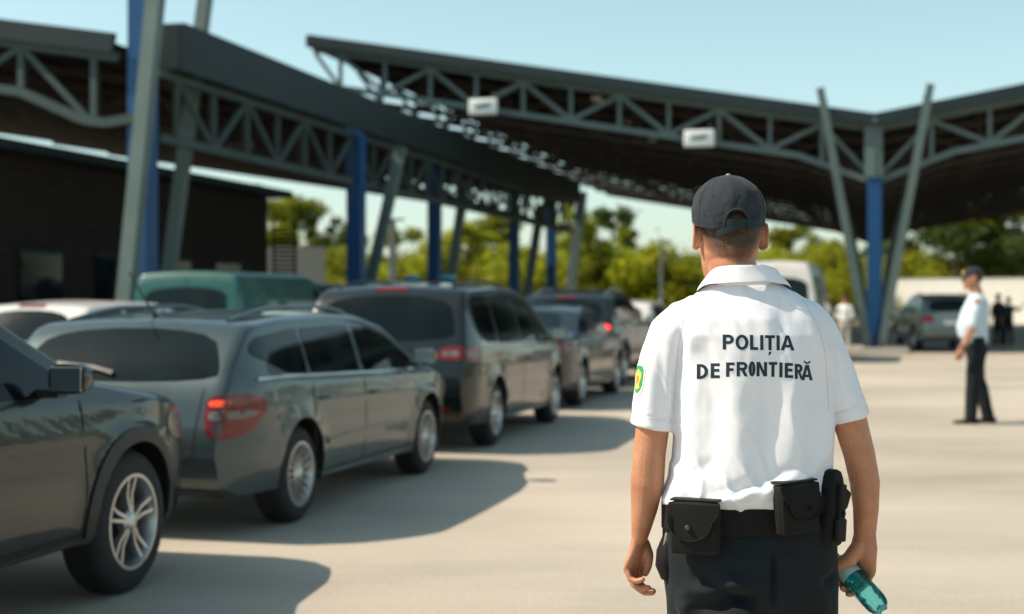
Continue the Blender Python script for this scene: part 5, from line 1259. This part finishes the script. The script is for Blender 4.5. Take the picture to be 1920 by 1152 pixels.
# slide points near the arch onto it so that its edge is smooth
for i in range(NTH):
    for j in range(NP):
        a = i * NP + j; b = i * NP + (j + 1) % NP; c = (i + 1) * NP + (j + 1) % NP; d = (i + 1) * NP + j
        if sum(hold[k] for k in (a, b, c, d)) >= 3: continue
        ff.append((a, b, c, d))
for k, p in enumerate(vv):
    if hold[k]:
        dx = p.x - (cx0 + .006); dz = max(.0, p.z - (CZ - .012)); e = max(.05, ((abs(dx) / ow) ** 2.2 + (dz / oh) ** 2.4) ** (1 / 2.3))
        if e > .55: vv[k] = Vector((cx0 + .006 + dx / e, p.y * 1.0, CZ - .012 + dz / e))
m_ = bpy.data.meshes.new('cap'); m_.from_pydata([tuple(p) for p in vv], [], ff); m_.update(); shade(m_, 180)
capo = link('cap', m_, M['cap'], off); sol = capo.modifiers.new('s', 'SOLIDIFY'); sol.thickness = .0022; sol.offset = 0
dimp = capo.modifiers.new('sub', 'SUBSURF'); dimp.levels = dimp.render_levels = 1
for k6 in range(6):                        # stitched seams of the six panels
    ph = k6 * math.pi / 3; t0 = .30 if k6 == 0 else 0.02
    for dph in (-.028, .028):
        pts = [dome(t, ph + dph * (1 - t * .6), .0012) for t in np.linspace(t0, .96, 26)]; s = MB(); s.tube(pts, .0007, 5); s.build('seam_stitching', M['cap'], capo)
arch = [Vector((cx0 + .006 + math.copysign(abs(math.cos(t)) ** (2 / 2.3), math.cos(t)) * ow, 0, CZ - .012 + abs(math.sin(t)) ** (2 / 2.3) * oh)) for t in np.linspace(0, math.pi, 26)]
def back_y(x_, z_, out):
    th = max(0, min(.98, (z_ - CZ + .012) / .1345)); 
    for _ in range(3):
        s_ = (x_ - cx0) / ((.0975) * np.interp(th, [0, .12, .25, .4, .55], [1, 1.005, .995, .955, .875])); s_ = max(-.98, min(.98, s_)); p = dome(th, math.asin(s_), out); th = max(0, th + (z_ - p.z) / .1345)
    return p.y
s = MB(); s.tube([Vector((p.x, back_y(p.x, p.z, .0015), p.z)) for p in arch], .0032, 8); s.build('opening_binding', M['cap'], capo, smooth=60)
def band(z0, z1, xa, xb, out, m, nm, par, tl=0, dz=0):
    v = []; n_ = 16
    for k in range(n_ + 1):
        x_ = xa + (xb - xa) * k / n_
        for zz in (z0, z1): z_ = zz + dz * k / n_; v.append(Vector((x_, back_y(x_, max(z_, CZ - .012), out), z_)))
    f = [(2 * k, 2 * k + 2, 2 * k + 3, 2 * k + 1) for k in range(n_)]; mb = MB(); N_ = len(v)
    mb.add(v + [w + Vector((0, .002, 0)) for w in v], f + [tuple(i + N_ for i in g_[::-1]) for g_ in f] + [(0, 1, 1 + N_, N_), (2 * n_, 2 * n_ + N_, 2 * n_ + 1 + N_, 2 * n_ + 1)] + [(2 * k, 2 * k + N_, 2 * k + 2 + N_, 2 * k + 2) for k in range(n_)] + [(2 * k + 1, 2 * k + 3, 2 * k + 3 + N_, 2 * k + 1 + N_) for k in range(n_)])
    return mb.build(nm, m, par, smooth=30)
zs = z_of(431)
stp = band(zs, zs + .022, xx(1350), xx(1418), .0050, M['strap'], 'strap', capo, dz=.003)
band(zs + .001, zs + .023, xx(1388), xx(1414), .0078, M['strap'], 'strap_overlap', stp, dz=.002)
s = MB(); A_ = [(xx(1333), z_of(441)), (xx(1386), z_of(425))]
v = []
for k in range(9):
    t = k / 8; x_ = A_[0][0] + (A_[1][0] - A_[0][0]) * t; z_ = A_[0][1] + (A_[1][1] - A_[0][1]) * t; w = .0075 + .001 * math.sin(t * 9); yb = back_y(x_, CZ - .015, .004) - .002 - .004 * (1 - t)
    v.append([(x_, yb, z_ - w), (x_, yb, z_ + w), (x_, yb + .002, z_ + w), (x_, yb + .002, z_ - w)])
s.loft(v); s.build('strap_tail', M['strap'], stp, smooth=30)
bt = dome(1.0, 0); MB().lathe([(0, .0045), (.005, .0035), (.0072, .0008), (.0072, -.002), (0, -.002)], 20, 'z', (bt.x, bt.y, bt.z + .0008)).build('cap_button', mat('grey_button', (.25, .27, .27), .4), capo, smooth=50)
for ph in (-.62, .62, 1.65, -1.65):
    p = dome(.58, ph, .001); n_ = (p - Vector((cx0, cy0, CZ))).normalized(); rot = n_.to_track_quat('Y', 'Z').to_matrix().to_4x4()
    s = MB(); s.lathe([(.0018, .0), (.0026, .0012), (.0036, .0)], 14, 'y'); s.xf(Matrix.Translation(p) @ rot); s.build('eyelet', M['cap'], capo, smooth=60)
vs = MB(); rings = []
for t in np.linspace(0, 1, 9):
    r_ = []
    for k in range(17):
        a = math.pi * (k / 16 - .5); x_ = math.sin(a) * (.082 - .012 * t); y_ = cy0 + math.cos(a) * (.075) + .03 + t * .070 * math.cos(a) ** .6; r_.append((cx0 + x_, y_, CZ + .004 - .020 * t - .9 * x_ * x_ * 1.5))
    rings.append(r_)
vm = MB().loft(rings, cap=False, closed=False).mesh('visor'); shade(vm, 180); vo_ = link('visor', vm, M['cap'], capo); so = vo_.modifiers.new('s', 'SOLIDIFY'); so.thickness = .003
band_ = MB(); 
rim_pts = [dome(.10, a, .0010) for a in np.linspace(.42, 2 * math.pi - .42, 70)]; band_.tube(rim_pts, .0007, 5).build('rim_stitching', M['cap'], capo)

# ---- plastic bottle
def pet_mat():
    m = bpy.data.materials.new('teal_plastic'); m.use_nodes = True; nt = m.node_tree; N = nt.nodes; L = nt.links; N.remove(N['Principled BSDF'])
    t = N.new('ShaderNodeBsdfTransparent'); t.inputs[0].default_value = (.52, .97, .99, 1); g = N.new('ShaderNodeBsdfGlossy'); g.inputs['Roughness'].default_value = .06; g.inputs['Color'].default_value = (.9, 1, 1, 1)
    d = N.new('ShaderNodeBsdfTranslucent'); d.inputs[0].default_value = (.08, .85, .90, 1); lw = N.new('ShaderNodeFresnel'); lw.inputs[0].default_value = 1.6
    tc = N.new('ShaderNodeTexCoord'); n = N.new('ShaderNodeTexNoise'); n.inputs['Scale'].default_value = 70; L.new(tc.outputs['Object'], n.inputs['Vector']); b = N.new('ShaderNodeBump'); b.inputs['Strength'].default_value = .55; b.inputs['Distance'].default_value = .004; L.new(n.outputs[0], b.inputs['Height'])
    L.new(b.outputs[0], g.inputs['Normal']); L.new(b.outputs[0], lw.inputs['Normal'])
    m1 = N.new('ShaderNodeMixShader'); m1.inputs[0].default_value = .16; L.new(t.outputs[0], m1.inputs[1]); L.new(d.outputs[0], m1.inputs[2])
    m2 = N.new('ShaderNodeMixShader'); L.new(lw.outputs[0], m2.inputs[0]); L.new(m1.outputs[0], m2.inputs[1]); L.new(g.outputs[0], m2.inputs[2]); L.new(m2.outputs[0], N['Material Output'].inputs[0]); return m
M['pet'] = pet_mat(); M['petcap'] = mat('teal_cap', (.0, .36, .34), .35)
M['label_b'] = mat('grey_green_label', (.42, .62, .60), .3)
bot = thing('water_bottle', off.location + Bc, 0, 'teal plastic water bottle held low in the officer’s right hand', 'bottle')
bot.rotation_euler = Bd.to_track_quat('Z', 'Y').to_euler(); bot.scale = (.98, .98, .93)
rings = []
prof = [(-.004, .0135), (.0, .0135), (.014, .0135), (.018, .0145), (.030, .020), (.045, .029), (.055, .0320), (.060, .0325), (.095, .0322), (.100, .0305), (.104, .0322), (.110, .0305), (.115, .0324), (.121, .0306), (.127, .0326), (.133, .0308), (.139, .0327), (.15, .0322), (.175, .0330), (.195, .0328), (.207, .031), (.218, .027), (.224, .021)]
for z_, r_ in prof:
    k = max(0, (z_ - .180) / .044); ring = []
    for j in range(60):
        a = 2 * math.pi * j / 60; rr_ = r_ * (1 - .24 * k * (.5 - .5 * math.cos(5 * a)) ** 1.0 * (1 if k > 0 else 0)); ring.append((rr_ * math.cos(a), rr_ * math.sin(a), z_ + .007 * k * (math.cos(5 * a) - 1) * -1 * .5 - .012 * k * (.5 - .5 * math.cos(5 * a))))
    rings.append(ring)
for r_, z_ in ((.017, .222), (.011, .214), (.005, .210), (.0012, .209)):
    rings.append([(r_ * math.cos(2 * math.pi * j / 60), r_ * math.sin(2 * math.pi * j / 60), z_) for j in range(60)])
bo_ = MB().loft(rings).build('shell', M['pet'], bot, smooth=50)
inner = []
for z_, r_ in prof[4:-2]: inner.append([((r_ - .0008) * math.cos(2 * math.pi * j / 40), (r_ - .0008) * math.sin(2 * math.pi * j / 40), z_) for j in range(40)])
MB().lathe([(0, -.016), (.0135, -.016), (.0148, -.014), (.0148, .002), (0, .002)], 30, 'z').build('bottle_cap', M['petcap'], bot, smooth=30)
MB().lathe([(.0327, .060), (.0329, .061), (.0329, .094), (.0327, .095)], 48, 'z').build('label', M['label_b'], bot, smooth=60)

# ---- people farther away: built with the same parts at coarser detail
def far_person(name, loc, rz, label, J, shirt_m, pants_m, cap_c=None, sc_=1.0, vox=.011, skin='skin2', extra=None, hair=True, arms=None, sleeve_len=.28, shoe=True, group=None):
    r = thing(name, loc, rz, label, 'person', group); r.scale = (sc_, sc_, sc_)
    b = MB(); hp = Vector(J.get('head', (0, .02, 1.66))); head_shape(b, hp, J.get('yaw', 0)); nb_ = Vector((0, -.01, 1.47)); limb(b, [hp + Vector((0, -.015, -.05)), (hp + nb_) / 2 + Vector((0, -.01, -.02)), nb_], [.058, .06, .075])
    b.loft([ell((0, 0, z_), w, d, 28) for z_, w, d in ((.95, .14, .09), (1.1, .135, .09), (1.3, .16, .10), (1.42, .14, .085))])
    S_ = MB(); S_.loft([ell((0, yc, z_), w, d, 36, 2.3) for z_, w, d, yc in J.get('torso', ((.90, .165, .115, 0), (.95, .17, .125, 0), (1.0, .172, .135, .006), (1.1, .172, .135, .01), (1.22, .182, .13, .004), (1.34, .19, .125, -.004), (1.41, .165, .108, -.006), (1.46, .10, .08, -.01), (1.49, .07, .07, -.01)))])
    for sg, key in ((-1, 'armL'), (1, 'armR')):
        sh_ = Vector((sg * .185, -.005, 1.385)); el, wr_, cur = J.get(key, ((sg * .235, -.02, 1.11), (sg * .235, .05, .87), (25, 35, 20)))
        el = Vector(el); wr_ = Vector(wr_); m1 = (el + wr_) / 2
        limb(b, [sh_, (sh_ + el) / 2, el, el * .7 + wr_ * .3, wr_], [.052, .047, .041, .042, .028])
        d = (wr_ - el).normalized(); hand(b, wr_, d, (0, 1, 0) if abs(d.y) < .8 else (0, 0, 1), (-sg, 0, 0), [cur] * 4)
        k = sleeve_len / max(.01, (el - sh_).length); en = sh_ + (el - sh_) * min(1.0, k)
        limb(S_, [Vector((sg * .10, 0, 1.41)), sh_ + Vector((-sg * .02, 0, 0)), (sh_ + en) / 2, en], [(.062, .07), (.070, .074), (.068, .07), (.066, .068)])
    T_ = MB(); T_.loft([ell((0, 0, z_), w, d, 32, 2.3) for z_, w, d in ((.80, .175, .13), (.88, .178, .135), (.95, .170, .125), (1.0, .160, .115))])
    for sg, key in ((-1, 'legL'), (1, 'legR')):
        kn, an = J.get(key, ((sg * .10, .02, .50), (sg * .11, 0, .08))); kn = Vector(kn); an = Vector(an)
        limb(T_, [(sg * .085, 0, .90), (sg * .09, 0, .76), kn, (kn + an) / 2, an], [(.095, .115), (.09, .105), (.073, .082), (.066, .075), (.064, .072)])
        limb(b, [(sg * .085, 0, .90), kn, an], [(.08, .09), (.055, .06), (.04, .04)])
    for mb_, nm, mm, vx, am in ((b, 'skin', M[skin], vox * .8, 0), (S_, 'shirt', shirt_m, vox, .010), (T_, 'trousers', pants_m, vox, .011)):
        me_ = remesh(mb_, vx, 5, .5); me_.name = nm
        if am:
            c_ = vget(me_); n_ = nget(me_); w_ = np.array([mnoise.noise(Vector((p[0] * 9, p[1] * 7, p[2] * 4.5 + am * 900))) for p in c_]) * am + np.array([mnoise.noise(Vector((p[0] * 22, p[1] * 14, p[2] * 13))) for p in c_]) * am * .4; vset(me_, c_ + n_ * w_[:, None])
        link(nm, me_, mm, r)
    MB().loft([ell((0, 0, .955), .176, .13, 36, 2.3), ell((0, 0, .995), .174, .128, 36, 2.3)]).build('belt', M['nylon'], r, smooth=60)
    MB().loft([ell((hp.x * .5, -.008, 1.452), .078, .074, 28), ell((hp.x * .5, -.008, 1.50), .066, .066, 28), ell((hp.x * .5, -.008, 1.452), .060, .060, 28)], cap=False).build('collar', shirt_m, r, smooth=60)
    if hair:
        h_ = MB(); h_.loft([ell((0, -.022, z_), w, d, 28) for z_, w, d in ((-.03, .070, .070), (.0, .083, .086), (.05, .0855, .098), (.09, .074, .085), (.112, .045, .055), (.119, .01, .01))]); h_.xf(Matrix.Translation(hp) @ Euler((0, 0, J.get('yaw', 0))).to_matrix().to_4x4()); h_.build('hair', M['hair'], r, smooth=60)
    if cap_c:
        mx_ = Matrix.Translation(hp + Vector((0, 0, .035))) @ Euler((R(-4), 0, J.get('yaw', 0))).to_matrix().to_4x4()
        c = MB(); c.loft([ell((0, 0, z_), w, d, 32) for z_, w, d in ((0, .088, .108), (.03, .090, .110), (.06, .082, .100), (.085, .060, .075), (.098, .028, .034), (.101, .004, .004))]); c.xf(mx_); co_ = c.build('cap', cap_c, r, smooth=60)
        v_ = MB(); rg_ = [[(math.sin(a) * (.080 - .01 * t), math.cos(a) * .085 + t * .075 * max(0, math.cos(a)) ** .5, .006 - .018 * t - x0_) for a in np.linspace(-1.45, 1.45, 13)] for t, x0_ in ((0, 0), (.5, 0), (1, 0), (1, .004), (.5, .004), (0, .004))]
        v_.loft(rg_, cap=False, closed=False); v_.xf(mx_); v_.build('visor', cap_c, co_, smooth=60)
        if extra == 'gold': 
            g_ = MB(); g_.loft([[(x_, .100 - abs(x_) * .35 - (z_ - .03) * .25, z_) for x_, z_ in ((-.03, .03), (-.02, .058), (0, .068), (.02, .058), (.03, .03), (0, .018))], [(x_ * .9, .116 - abs(x_) * .35 - (z_ - .03) * .25, z_) for x_, z_ in ((-.03, .03), (-.02, .058), (0, .068), (.02, .058), (.03, .03), (0, .018))]]); g_.xf(mx_); g_.build('cap_badge', M['emb_y'], co_)
    if shoe:
        for key, sg in (('legL', -1), ('legR', 1)):
            an = Vector(J.get(key, (0, (sg * .11, 0, .08)))[1]); fa = J.get('foot', 0); rings = []
            for yy, w, hh in ((-.09, .030, .06), (-.05, .038, .085), (.03, .042, .07), (.10, .046, .05), (.17, .040, .038), (.195, .022, .028)): rings.append([(math.cos(a) * w, yy, hh / 2 + math.sin(a) * hh / 2) for a in [2 * math.pi * k / 16 for k in range(16)]])
            s = MB().loft(rings); s.xf(Matrix.Translation((an.x, an.y, 0))); s.build('shoe', M['shoe'], r, smooth=60)
    return r
g0 = at(1830, 790, 17.3); g0.z = 0
o2 = far_person('person', g0, R(74), 'officer in pale blue shirt and black cap with gold badge, standing sideways facing left', dict(head=(.0, .035, 1.66), yaw=R(8), torso=((.90, .165, .125, 0), (.95, .172, .140, .01), (1.0, .176, .165, .03), (1.1, .178, .175, .04), (1.22, .186, .16, .02), (1.34, .19, .145, -.004), (1.41, .165, .115, -.010), (1.46, .10, .085, -.01), (1.49, .07, .07, -.01)),
    armL=((-.235, .05, 1.10), (-.235, .15, .86), (30, 40, 20)), armR=((.235, .02, 1.12), (.235, .12, .90), (25, 40, 20)), legL=((-.10, .03, .50), (-.115, .06, .08)), legR=((.11, -.03, .50), (.12, -.14, .08))), M['blueshirt'], M['pants'], M['cap'], sc_=1.06, vox=.009, extra='gold', sleeve_len=.25)
MB().lathe([(.034, -.012), (.037, -.01), (.037, .01), (.034, .012)], 24, 'z', (-.235, .147, .885)).build('wristwatch', M['nylon'], o2)
M['white_tee'] = cloth_mat('white_tee', (.78, .78, .78), .85, 400, .2, .1, .03); M['dkcloth'] = cloth_mat('dark_jacket', (.02, .03, .032), .85, 400, .3, .2, .1); M['beige'] = cloth_mat('pale_trousers', (.45, .43, .38), .85, 400, .3, .1, .05)
g1 = at(1584, 0, 40.5); g1.z = 0
far_person('person', g1, R(-20), 'dark haired person in white t-shirt and pale trousers behind the V struts', dict(), M['white_tee'], M['beige'], vox=.016, sc_=.93)
g2 = at(1872, 0, 47.0); g2.z = 0
far_person('person', g2, R(10), 'person in dark clothes in the shade, left of the pair beyond the distant officer', dict(), M['dkcloth'], M['pants'], vox=.016, sc_=.97, sleeve_len=.5)
g3 = at(1891, 0, 46.4); g3.z = 0
far_person('person', g3, R(-15), 'person in dark clothes raising an arm sideways, in the shade right of the distant officer', dict(armR=((.36, .05, 1.30), (.50, .10, 1.46), (10, 15, 10))), M['dkcloth'], M['pants'], vox=.016, sc_=.90, sleeve_len=.5)
